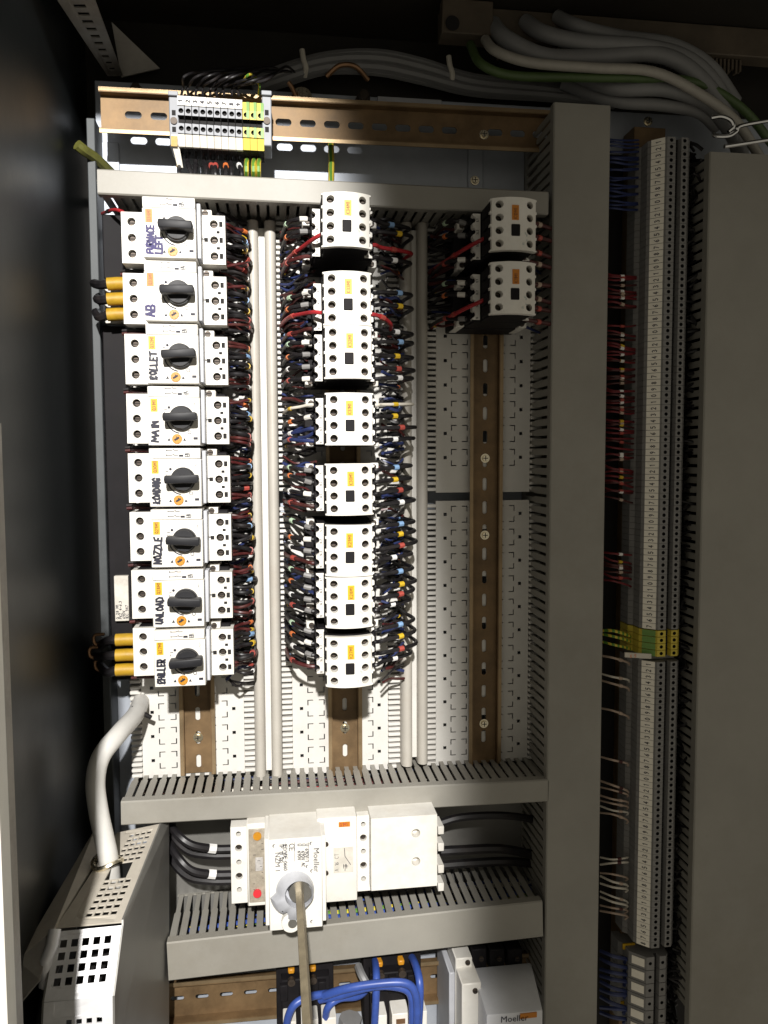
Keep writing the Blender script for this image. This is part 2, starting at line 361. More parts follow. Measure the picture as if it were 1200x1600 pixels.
R3,RX3=vrail(757,360,1191,.001,'brown passivated rail running down below the two right contactors',[(757,716),(757,836),(757,1130)],609)
# horizontal top rail on stand-offs
hT=.008
a=P(158,178,hT); b=P(862,212,hT); L=b.x-a.x; wdt=.0415; sl=(b.y-a.y)/L
mb=MB(lambda s,t,hh:(a.x+s,a.y+t+sl*s,hT+hh)); rail_mesh(mb,L,.0235,.006,wd=wdt,slot=(.0155,.0068),dp=.010,skip=(15,))
toprail=thing('din_rail',(a.x,a.y,hT),'wide brown slotted rail across the top carrying the small terminal group','rail')
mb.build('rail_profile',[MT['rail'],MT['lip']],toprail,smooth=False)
q=P(756,211,hT+.0015); inst(SCREW_CROSS,'screw',toprail,(q.x,q.y,hT+.0015))
for px in (175,742):
    q=P(px,290,-.03); MB().box(q.x-.008,q.x+.008,q.y-.004,P(px,200,hT).y,-.0295,-.027).build('stand_off',MT['zinc'],toprail,bevel=.0005)
    q2=P(px,282,-.026); inst(SCREW_CROSS,'screw',toprail,(q2.x,q2.y,-.0268))

# ------------------------------------------------------------------ pale perforated plates with combs
def plate(cx,xl,xr,ytop,ybot,cy0,pit,nm,label,combl,combr,bigholes=True,parity=0):
    o=thing('perforated_plate',(cx,ybot,0),label,'plate','pale perforated plates under the rails')
    K,wd,Ln,hs=.0178,.0011,.0060,.0017
    xs=[xl,xr]
    sq=[cx-.0405,cx+.0405]; kk=[cx-.0255,cx+.0255]
    for s in sq: xs+=[s-hs,s+hs]
    for k in kk: xs+=[k-K/2,k-K/2+wd,k-K/2+Ln,k+K/2-Ln,k+K/2-wd,k+K/2]
    xs+=[cx-.004,cx+.004]; xs=sorted(set(x for x in xs if xl<=x<=xr))
    ys=[ybot,ytop]; rows=[]
    c=cy0
    n=0
    while c>ybot+.012: 
        rows.append((c,n)); c-=pit; n+=1
    c=cy0+pit; n=-1
    while c<ytop-.012: rows.append((c,n)); c+=pit; n-=1
    for c,n in rows: ys+=[c-K/2,c-K/2+wd,c-K/2+Ln,c-hs,c+hs,c+K/2-Ln,c+K/2-wd,c+K/2]
    ys=sorted(y for y in ys if ybot<=y<=ytop)
    mb=MB(); idx={}
    def gone(x,y):
        for c,n in rows:
            dy=abs(y-c)
            if dy<K/2:
                for s in sq:
                    if abs(x-s)<hs and dy<hs: return True
                if (n+parity)%2==0 and abs(x-cx)<.004: return True
                for k in kk:
                    dx=abs(x-k)
                    if dx<K/2 and ((dy>K/2-wd and dx>K/2-Ln) or (dx>K/2-wd and dy>K/2-Ln)): return True
        return False
    for i in range(len(xs)-1):
        for j in range(len(ys)-1):
            if ys[j+1]-ys[j]<1e-6 or xs[i+1]-xs[i]<1e-6: continue
            if not gone((xs[i]+xs[i+1])/2,(ys[j]+ys[j+1])/2):
                mb.quad((xs[i],ys[j],0),(xs[i+1],ys[j],0),(xs[i+1],ys[j+1],0),(xs[i],ys[j+1],0))
    s=mb.build('sheet',MT['plate'],o,smooth=False)
    md=s.modifiers.new('thickness','SOLIDIFY'); md.thickness=.0014; md.offset=-1
    for side,(x0,x1) in (('l',combl),('r',combr)):
        mb=MB(); y=ybot+.002; p=.0057; sg=1 if side=='r' else -1
        inner,outer=(x0,x1) if side=='r' else (x1,x0)
        while y<ytop-.004:
            dy=random.uniform(-.0003,.0003)
            a,b=sorted((inner,outer)); 
            mb.box(a,b,y+dy,y+dy+.0034,-.006,.0035+random.uniform(-.0004,.0004))
            y+=p
        a,b=sorted((inner,inner-sg*.002)); mb.box(a,b,ybot,ytop,-.006,-.0016)
        tag(mb.build('comb',MT['plate'],o,bevel=.0006,smooth=False),kind='stuff')
    return o
def yy(px,py): return P(px,py,0).y
pit=(yy(753,602)-yy(753,752))/4
def col(pxm,cL,l,r,cR,ybot,ytop,cy_up,cy_lo,ysplit,nm):
    X=lambda px: P(px,1100 if pxm<700 else 1000,0).x
    cx=(X(l)+X(r))/2
    plate(cx,X(l),X(r),yy(pxm,ytop),yy(pxm,ysplit[0]),yy(pxm,cy_up),pit,nm,f'upper pale perforated plate with comb edges {nm}',(X(cL),X(l)),(X(r),X(cR)))
    plate(cx,X(l),X(r),yy(pxm,ysplit[1]),yy(pxm,ybot),yy(pxm,cy_lo),pit,nm,f'lower pale perforated plate with comb edges {nm}',(X(cL),X(l)),(X(r),X(cR)),parity=1)
col(302,204,221,381,398,1212,345,600,804,(770,783),'under the left column of motor breakers')
col(533,440,457,606,627,1206,340,602,806,(769,782),'under the middle column of contactors')
col(753,666,681,825,842,1192,343,602,803,(769,782),'under the right column with two contactors')

# ------------------------------------------------------------------ double-ridged raceways between the plates
def raceway(pxs4,py0,py1,label):
    X=[P(p,1150,.012).x for p in pxs4]; y0=P(pxs4[1],py1,.012).y; y1=P(pxs4[1],py0,.012).y
    o=thing('raceway',((X[0]+X[3])/2,y0,-.02),label,'raceway','cream raceways between the plates')
    def ridge(x0,x1,e0,e1):
        c=(x0+x1)/2; r=(x1-x0)/2; prof=[(x1,-.02)]
        for i in range(9):
            a=math.pi*i/8; prof.append((c+r*math.cos(a),.012+.007*math.sin(a)))
        prof.append((x0,-.02))
        MB().prof(prof,e0,e1).build('ridge',MT['ridge'],o)
    ridge(X[0],X[1],y0,y1); ridge(X[2],X[3],y0+.0015,y1)
    MB().box(X[1],X[2],y0+.006,y1-.005,-.02,.008).build('channel_strip',MT['plate'],o)
    return o
raceway((398,415,424,441),347,1215,'cream double ridged raceway right of the motor breakers')
raceway((627,644,652,668),350,1194,'cream double ridged raceway between the middle and right rails')

# ------------------------------------------------------------------ slotted wiring ducts
def duct(A,B,wd,h0,H,label,sides,pitch,fw_=.0056,neck=True,lid=.0045,group='slotted wiring ducts',lidprof=True,ends=True,smin=0,smax=None):
    """A,B = plan ends of the centre line; sides: +1 left of A->B, -1 right"""
    A=Vector((A[0],A[1])); B=Vector((B[0],B[1])); Lx=(B-A).length; u=(B-A)/Lx; v=Vector((-u.y,u.x))
    xf=lambda s,t,h:(A.x+u.x*s+v.x*t,A.y+u.y*s+v.y*t,h)
    o=thing('wiring_duct',(A.x,A.y,h0),label,'duct',group)
    e=wd/2
    mb=MB(xf)
    prof=[(-e,H-.010),(-e,H-.0012),(-e+.0012,H),(e-.0012,H),(e,H-.0012),(e,H-.010),(e-.0012,H-.010),(e-.0012,H-.0022),(-e+.0012,H-.0022),(-e+.0012,H-.010)]
    n=len(prof)
    mb.add([(0,t,h) for t,h in prof]+[(Lx,t,h) for t,h in prof],[(i,(i+1)%n,n+(i+1)%n,n+i) for i in range(n)]+[(0,9,8,1),(1,8,7,2),(2,7,4,3),(4,7,6,5)]+[(n+0,n+1,n+8,n+9),(n+1,n+2,n+7,n+8),(n+2,n+3,n+4,n+7),(n+4,n+5,n+6,n+7)])
    mb.build('lid',MT['duct'],o)
    mb=MB(xf); mb.box(0,Lx,-e+.002,e-.002,h0,h0+.002)
    for sg in (-1,1):
        a,b=sorted((sg*(e-.002),sg*(e-.0036))); mb.box(0,Lx,a,b,h0,h0+.010)
    mb.build('base',MT['duct'],o)
    ht=H-.0095; hb=h0+.009
    for sg in (-1,1):
        full=sg in sides
        f=fw_/2
        a,b=sg*(e-.002),sg*(e-.0036)
        hm=hb+(ht-hb)*.42
        pr=[(-f*1.25,hb),(f*1.25,hb),(f*.8,hb+.003),(f*.8,hm),(f*1.15,hm+.002),(f*1.15,ht-.002),(f*.8,ht),(-f*.8,ht),(-f*1.15,ht-.002),(-f*1.15,hm+.002),(-f*.8,hm),(-f*.8,hb+.003)] if neck else [(-f,hb),(f,hb),(f,ht),(-f,ht)]
        m=MB(lambda s,t,h:(u.x*s+v.x*t,u.y*s+v.y*t,h)); n=len(pr)
        m.add([(s,a,h) for s,h in pr]+[(s,b,h) for s,h in pr],[tuple(range(n)),tuple(range(2*n-1,n-1,-1))]+[(i,(i+1)%n,n+(i+1)%n,n+i) for i in range(n)])
        if not full:
            continue
        me=proto_mesh(m,MT['duct'],smooth=False)
        s=max(.004,smin)
        while s<(smax or Lx)-.003:
            inst(me,'finger',o,(A.x+u.x*s,A.y+u.y*s,0)); s+=pitch
    if len(sides)==1:
        sg=-sides[0]; mb=MB(xf); a,b=sorted((sg*(e-.002),sg*(e-.0036))); mb.box(0,Lx,a,b,h0+.010,H-.010); mb.build('back_side',MT['duct'],o)
    return o
HD=.065
# right upright duct
xa=P(859,800,HD).x; xb=P(945,800,HD).x; yt=P(905,162,HD).y
DV=duct(((xa+xb)/2,YB+.25),((xa+xb)/2,yt),xb-xa,-.03,HD,'wide olive grey upright duct right of the contactors',(1,),.0098,fw_=.0058,smin=0.03)
# far right upright duct
xc=P(1096,800,HD).x
duct((xc+.05,YB+.25),(xc+.05,P(1150,239,HD).y),.10,-.03,HD,'widest olive duct along the right edge of the photo',(1,),.0098,smin=0.03)
# horizontal ducts
def hduct(t0,b0,t1,b1,label,side,pitch,h0=-.03,H=HD,**k):
    A0=P(*t0,H); A1=P(*b0,H); B0=P(*t1,H); B1=P(*b1,H)
    wd=((A0.y-A1.y)+(B0.y-B1.y))/2
    return duct(((A0.x+A1.x)/2,(A0.y+A1.y)/2),((B0.x+B1.x)/2,(B0.y+B1.y)/2),wd,h0,H,label,(side,),pitch,**k)
hduct((151,263),(153,303),(857,299),(857,335),'grey duct across the top above the motor breakers',-1,.0093)
hduct((188,1254),(190,1289),(857,1217),(857,1254),'grey slotted duct just below the raceways and plates',1,.0092)
hduct((262,1476),(262,1531),(848,1405),(848,1467),'deep grey slotted duct below the main switch',1,.0092)

# ------------------------------------------------------------------ motor breakers with handwritten names
HFM,HB,HR=.100,.068,.074
K1=P(277,358,HFM); K8=P(293,1030,HFM); s=SC(277,358,HFM)
def X1(px,h,py=371): return P(px,py,h).x
def Y1(py,h,px=280): return P(px,py,h).y
NAMES=['FURNACE','AB','COLLET','MAIN','LOADING','NOZZLE','UNLOAD','CHILLER']
QL=['Q34M1','Q33M1','Q32M1','Q31M1','Q30M1','Q29M1','Q28M1','Q27M1']
k=K1
mbk=thing('motor_breaker',(k.x,k.y,0),'x','breaker','motor breakers in the left column')
base_y0,base_y1=Y1(411,HB,206),Y1(331,HB,206)
bx0,bx1=X1(190,HB),k.x-50*s
fx0,fx1=k.x-54*s,k.x+29*s
fy0,fy1,sy1=k.y-45.5*s,k.y+32.5*s,k.y+50*s
# dark lower housing
MB().box(bx0+.004,X1(352,HR)-.003,fy0+.003,sy1-.003,.009,HB-.006).build('housing',MT['char'],mbk,bevel=.001)
# input terminal block, three screw holes
hc=[(X1(206,HB),Y1(y,HB,206)) for y in (346,371,396)]
mb=MB(); ye=[base_y0,(hc[2][1]+hc[1][1])/2,(hc[1][1]+hc[0][1])/2,base_y1]
xm=bx0+2*(hc[0][0]-bx0)
for i,(cx,cy) in enumerate(reversed(hc)):
    mb.holecell(bx0,xm,ye[i],ye[i+1],circ(cx,cy,.0036,16),HB,.007)
mb.quad((xm,base_y0,HB),(bx1,base_y0,HB),(bx1,base_y1,HB),(xm,base_y1,HB))
for q in (((bx0,base_y0),(bx0,base_y1)),((bx0,base_y1),(bx1,base_y1)),((bx1,base_y1),(bx1,base_y0)),((bx1,base_y0),(bx0,base_y0))):
    (a0,b0),(a1,b1)=q; mb.quad((a0,b0,HB),(a1,b1,HB),(a1,b1,HB-.022),(a0,b0,HB-.022))
mb.build('input_block',MT['white'],mbk,angle=.5)
for cx,cy in hc: inst(SCREW_SLOT,'screw',mbk,(cx,cy,HB-.0062))
# raised front
mb=MB().box(fx0,fx1,fy0,fy1,.045,HFM); front=mb.build('front',MT['white'],mbk,bevel=.0006)
mb=MB().box(fx0+.0002,fx1-.0004,fy1+.0003,sy1,.045,HFM-.0005); strip=mb.build('auxiliary_strip',MT['white'],mbk,bevel=.0005)
# printing on the strip: little wiring diagram and numbers
mb=MB(); H=HFM-.0002
def seg(mb,x0,y0,x1,y1,w,h):
    d=Vector((x1-x0,y1-y0)); d.normalize(); q=Vector((-d.y,d.x))*w/2
    mb.quad((x0-q.x,y0-q.y,h),(x1-q.x,y1-q.y,h),(x1+q.x,y1+q.y,h),(x0+q.x,y0+q.y,h))
sx0=k.x-26*s; sy0=fy1+2*s
for r in (0,8):
    seg(mb,sx0,sy0+(4+r)*s,sx0+8*s,sy0+(4+r)*s,.0005,H); seg(mb,sx0+8*s,sy0+(4+r)*s,sx0+13*s,sy0+(6+r)*s,.0005,H); seg(mb,sx0+12*s,sy0+(4+r)*s,sx0+19*s,sy0+(4+r)*s,.0005,H)
    seg(mb,sx0,sy0+(2.5+r)*s,sx0,sy0+(6+r)*s,.0005,H)
seg(mb,sx0+20*s,sy0+3.4*s,sx0+27*s,sy0+3.4*s,.0018,H)
for xx,t in ((sx0+31*s,'1.13'),(sx0+35*s,'1.21')): strokes(mb,t,xx+2*s,sy0+1*s,(0,1),3.4*s,H,.0005)
mb.build('print',MT['ink'],strip,smooth=False)
# rotary knob
kn=MB(); R=20*s
kn.cyl((k.x,k.y-1*s),R,HFM+.0002,HFM+.0045,40,R*.97); kn.cyl((k.x,k.y-1*s),R*.93,HFM+.0045,HFM+.007,40,R*.86)
knob=kn.build('knob',MT['knob'],mbk,angle=.5)
g=[(k.x-26*s,k.y-6.5*s),(k.x+25*s,k.y-6.5*s),(k.x+26*s,k.y-4*s),(k.x+26*s,k.y+4*s),(k.x+25*s,k.y+6.5*s),(k.x-26*s,k.y+6.5*s),(k.x-27*s,k.y)]
MB().prism(g,HFM+.003,HFM+.0165).build('grip',MT['knob'],knob,bevel=.0009,seg=2)
kn=MB(); 
kn.prof([(k.x-20*s,HFM+.0001),(k.x-19*s,HFM+.0001)],k.y-16*s,k.y-4*s,closed=False)
# current dial
dc=(k.x-8*s,k.y-35*s)
MB().cyl(dc,8.2*s,HFM,HFM+.0010,28,7.8*s).build('current_dial',MT['dial'],mbk)
mb=MB(); seg(mb,dc[0]-4*s,dc[1]-2*s,dc[0]+3.5*s,dc[1]+2.5*s,.0016,HFM+.0013); seg(mb,dc[0]+.5*s,dc[1]-1.5*s,dc[0]-.5*s,dc[1]+4*s,.0008,HFM+.0012)
for a in range(8):
    t=a*math.pi/4+.3; seg(mb,dc[0]+6*s*math.cos(t),dc[1]+6*s*math.sin(t),dc[0]+7.4*s*math.cos(t),dc[1]+7.4*s*math.sin(t),.00035,HFM+.00115)
mb.build('dial_arrow',MT['ink'],mbk.children[-1],smooth=False)
# printed marks
mb=MB(); h=HFM+.00025
mb.box(k.x+18*s,k.x+25*s,k.y-36*s,k.y-32*s,HFM-.001,h)
mb.prism(circ(k.x-20*s,k.y+16*s,2.2*s,12),HFM-.001,h)
for tx,sg in ((k.x-21*s,1),(k.x+4*s,-1)):
    mb.add([(tx-2.5*s,k.y-38*s,h),(tx+2.5*s,k.y-38*s,h),(tx+.5*s*sg,k.y-33*s,h)],[(0,1,2)])
for a in range(16):
    t0,t1=a*math.pi/8,(a+1)*math.pi/8
    seg(mb,k.x+12*s+2.6*s*math.cos(t0),k.y-24*s+2.6*s*math.sin(t0),k.x+12*s+2.6*s*math.cos(t1),k.y-24*s+2.6*s*math.sin(t1),.0005,h)
seg(mb,k.x-28*s,k.y+12*s,k.x-23*s,k.y+12.5*s,.0005,h); seg(mb,k.x-27*s,k.y+9*s,k.x-27*s,k.y+6*s,.0005,h)
for i in range(5):
    t0=math.pi*(1.07+.075*i); t1=t0+math.pi*.075
    seg(mb,k.x+25*s*math.cos(t0),k.y+25*s*math.sin(t0)-1*s,k.x+25*s*math.cos(t1),k.y+25*s*math.sin(t1)-1*s,.0010,h)
seg(mb,k.x+20*s,k.y+28*s,k.x+22*s,k.y+14*s,.00025,h); seg(mb,k.x+22*s,k.y+24*s,k.x+19*s,k.y+20*s,.00025,h)
mb.build('print',MT['ink'],front,smooth=False)
mb=MB()
for i in range(3):
    xx=k.x-31*s+i*4*s
    for j in range(4): seg(mb,xx,k.y-(40-j*5-i)*s,xx,k.y-(38-j*5-i)*s,.0004,h)
mb.build('faint_print',MT['pencil'],front,smooth=False)
# side shoulder and output block on the right
ox0,ox1=X1(312,HR),X1(352,HR); oy0,oy1=Y1(413,HR,330),Y1(337,HR,330)
MB().box(fx1+.0003,fx1+.0035,fy0+.002,sy1-.002,.045,HFM-.008).build('shoulder',MT['lgrey'],mbk,bevel=.0006)
oc=[(X1(334.5,HR),Y1(y,HR,335)) for y in (350.5,375.5,400.5)]
mb=MB(); ye=[oy0,(oc[2][1]+oc[1][1])/2,(oc[1][1]+oc[0][1])/2,oy1]; sR=SC(334,371,HR)
xl=oc[0][0]-8*sR; xr=oc[0][0]+7.2*sR
for i,(cx,cy) in enumerate(reversed(oc)):
    mb.holecell(xl,xr,ye[i],ye[i+1],circ(cx,cy,.0036,16),HR,.007)
    mb.holecell(xr,ox1,ye[i],ye[i+1],rect(cx+11*sR,cy,5.5*sR,8.5*sR),HR,.006,bottom=True)
mb.quad((ox0,oy0,HR),(xl,oy0,HR),(xl,oy1,HR),(ox0,oy1,HR))
for q in (((ox0,oy0),(ox0,oy1)),((ox0,oy1),(ox1,oy1)),((ox1,oy1),(ox1,oy0)),((ox1,oy0),(ox0,oy0))):
    (a0,b0),(a1,b1)=q; mb.quad((a0,b0,HR),(a1,b1,HR),(a1,b1,HR-.03),(a0,b0,HR-.03))
ob=mb.build('output_block',MT['white'],mbk,angle=.5)
for cx,cy in oc: inst(SCREW_SLOT,'screw',mbk,(cx,cy,HR-.0062))
mb=MB()
for cx,cy in oc: mb.box(cx+8.6*sR,cx+13.4*sR,cy-3.9*sR,cy+3.9*sR,HR-.0055,HR-.0008)
for i in (0,1):
    cy=(oc[i][1]+oc[i+1][1])/2; mb.box(oc[0][0]+4*sR,oc[0][0]+9*sR,cy-2*sR,cy+2*sR,HR-.001,HR+.0003)
cy=oc[1][1]
mb.box(ox0+.0003,ox0+12*sR,cy+.3*sR,cy+2*sR,HR-.001,HR+.0002); mb.box(ox0+7*sR,ox0+13*sR,cy-3*sR,cy+3.2*sR,HR-.001,HR+.0003); mb.box(ox0+.0003,ox0+3*sR,cy-3.5*sR,cy+.2*sR,HR-.001,HR+.0003)
mb.build('openings',MT['hole'],ob,smooth=False)
# small tab with a screw above the output block
MB().box(ox0,ox0+19*sR,oy1+.0004,oy1+11*sR,.03,HR-.004).build('tab',MT['white'],mbk,bevel=.0006)
inst(SCREW_SLOT,'screw',mbk,(ox0+9*sR,oy1+5.5*sR,HR-.004))
# labels and writing are added per unit
MPCB=[]
lab=['motor breaker marked FURNACE LEFT in blue pen, topmost of the left column','motor breaker marked AB with three yellow sleeved wires at its left',
 'motor breaker third from the top marked with a scrawled COLLET','motor breaker marked MAIN in black pen','motor breaker marked LOADING with an overwritten first letter',
 'motor breaker marked NOZZLE in black pen','motor breaker marked UNLOAD beside the printed rating label','motor breaker marked CHILLER, lowest of the left column']
for i in range(8):
    t=i/7; off=(K8-K1)*t; off.z=0
    o=mbk if i==0 else copy_tree(mbk,None,off)
    o['label']=lab[i]; MPCB.append((o,off))
    for c_ in o.children:
        if c_.name.startswith('knob'): c_.rotation_euler.y=random.uniform(-.07,.07)
        if c_.name.startswith('current_dial'): pass
    o.rotation_euler.y=random.uniform(-.006,.006)
for i,(o,off) in enumerate(MPCB):
    fr=[c for c in o.children if c.name.startswith('front')][0]
    x,y=k.x+off.x,k.y+off.y
    lx,ly=x-44*s+random.uniform(-.5,.8)*s,y+20*s
    la=MB().box(lx-5.5*s,lx+5.5*s,ly-11*s,ly+10*s,HFM-.0005,HFM+.0003).build('name_tag',MT['orange'] if i<2 else MT['yellow'],o)
    strokes(MB(),QL[i],lx+2.5*s,ly-9*s,(0,1),5*s,HFM+.0004,.0005).build('lettering',MT['rust'],la,smooth=False)
    mb=MB(); n=NAMES[i]; Lw=45*s; sz=11*s if i else 10.5*s
    hh=HFM+.0003; adv=.82
    if i==1:
        strokes(mb,'AB',lx+6*s,y-39*s,(0.02,1),13*s,hh,.0019,jit=.06); seg(mb,lx-7*s,y-38*s,lx-5*s,y-35*s,.0009,hh)
        m2=strokes(MB(),'LKG A',lx+3*s,y-17*s,(0,1),4.5*s,hh,.0003,jit=.05); m2.build('pencil_note',MT['pencil'],fr,smooth=False)
    else:
        nar=Lw/(sz*adv*len(n)); strokes(mb,n,lx+6*s,y-39*s,(0.03,1),sz,hh,.0017,jit=.085,adv=adv,narrow=min(nar,1.1))
    if i==0: strokes(mb,'LEFT',lx+19*s,y-39*s,(0.03,1),10*s,hh,.0018,jit=.06,adv=.8,narrow=.9)
    if i in (2,4,7): # overwritten first letters
        strokes(mb,'/' if i!=4 else 'K',lx+6.5*s,y-40*s,(0.1,1),9*s,hh+.0001,.0012,jit=.09)
    mb.build('handwriting',MT['inkblue'] if i<2 else MT['ink'],fr,smooth=False)

# black cover strips, rating label and sleeved wires left of the breakers
MB().box(X1(160,.035),X1(192,.035),Y1(436,.035,175),Y1(335,.035,175),-.02,.035).build('black_cover',MT['char'],bevel=.001,loc=P(175,436,0)); tag(bpy.context.scene.objects['black_cover'],'black cover plate left of the topmost motor breaker','cover')
o=MB().box(X1(163,.035,700),X1(199,.035,700),Y1(1065,.035,180),Y1(508,.035,180),-.02,.03).build('black_cover',MT['char'],bevel=.001,loc=P(180,1060,0)); tag(o,'long black cover strip left of the lower motor breakers','cover')
a=P(178,900,.036); b=P(202,970,.036)
o=thing('rating_label',(a.x,b.y,.03),'printed grey rating label left of the UNLOAD breaker','label')
pl=MB().box(a.x,b.x,b.y,a.y,.0302,.0365).build('label_plate',MT['paper'],o,bevel=.0004)
mb=MB(); ss=SC(190,930,.036)
for i,t in enumerate(('Q 28 M1','PKZ 4-6.3','690V','IEC 947')): strokes(mb,t,a.x+(6+i*5)*ss,b.y+4*ss,(0,1),4*ss,.0368,.0004,jit=.04,narrow=1.1)
mb.build('print',MT['ink'],pl,smooth=False)
a=P(163,440,.03); b=P(190,506,.03)
o=thing('paper_tag',(a.x,b.y,.02),'small printed paper tag behind the yellow sleeves of AB','label')
pl=MB().box(a.x,b.x,b.y,a.y,.02,.0305).build('label_plate',MT['paper'],o,bevel=.0003)
mb=MB()
for i in range(6): strokes(mb,'1E4-80',a.x+(4+i*4)*ss,b.y+(4 if i%2 else 30)*ss,(0,1),3.2*ss,.0308,.0003,jit=.05)
mb.build('print',MT['ink'],pl,smooth=False)
def wire(name,pts,r,mat,label,cat='wire',group=None,markers=(),smooth=6,n=8,mr=1.35,extra=()):
    """pts plan points; markers: (fraction, length, material)"""
    sp=spline(pts,smooth); o=None
    root=MB().tube(sp,r,n).build(name,mat,None,loc=sp[-1])
    tag(root,label,cat,group)
    d=[0]
    for a,b in zip(sp,sp[1:]): d.append(d[-1]+(b-a).length)
    def at(f):
        t=f*d[-1]
        for i in range(len(d)-1):
            if d[i+1]>=t: return sp[i].lerp(sp[i+1],(t-d[i])/max(1e-9,d[i+1]-d[i]))
        return sp[-1]
    for fr,ln,m,nm in markers:
        f0=max(0,fr-ln/2/d[-1]); f1=min(1,fr+ln/2/d[-1])
        MB().tube([at(f0),at((f0+f1)/2),at(f1)],r*mr,n).build(nm,m,root)
    return root
for nm,rows in (('AB',((443,147),(467,152),(491,150))),('CHILLER',((999,155),(1023,148),(1046,157)))):
    for j,(py,xe) in enumerate(rows):
        x0=196 if nm=='AB' else 210; hh=.052
        xs=170 if nm=='AB' else 183; 
        pts=pxs((x0,py,hh),(x0-12,py,hh),(xs,py+1,hh),(xs-14,py+(2 if j<2 else 5),hh-.006),(xe,py+(0 if nm=='AB' else 10-j*6)+(-3 if j==2 else 0),hh-.025))
        w_=wire('sleeved_wire',pts,.0042,MT['black'],f'yellow sleeved black wire, {["top","middle","lowest"][j]} of three left of the {nm} breaker',group='yellow sleeved supply wires',mr=1.0)
        sl=MB().tube(pxs((x0+1,py,hh),(x0-12,py,hh),(xs-2,py+1,hh)),.0058,12).build('sleeve',MT['ysleeve'],w_)
        if nm=='CHILLER':
            e=P(xe+2,py+5-j*4,hh-.02); MB().tube(spline([e+Vector((.004,-.004,0)),e+Vector((-.005,-.001,0)),e+Vector((-.005,.007,0)),e+Vector((.004,.008,0))],5),.0016,6).build('copper_lug',MT['copper'],w_)

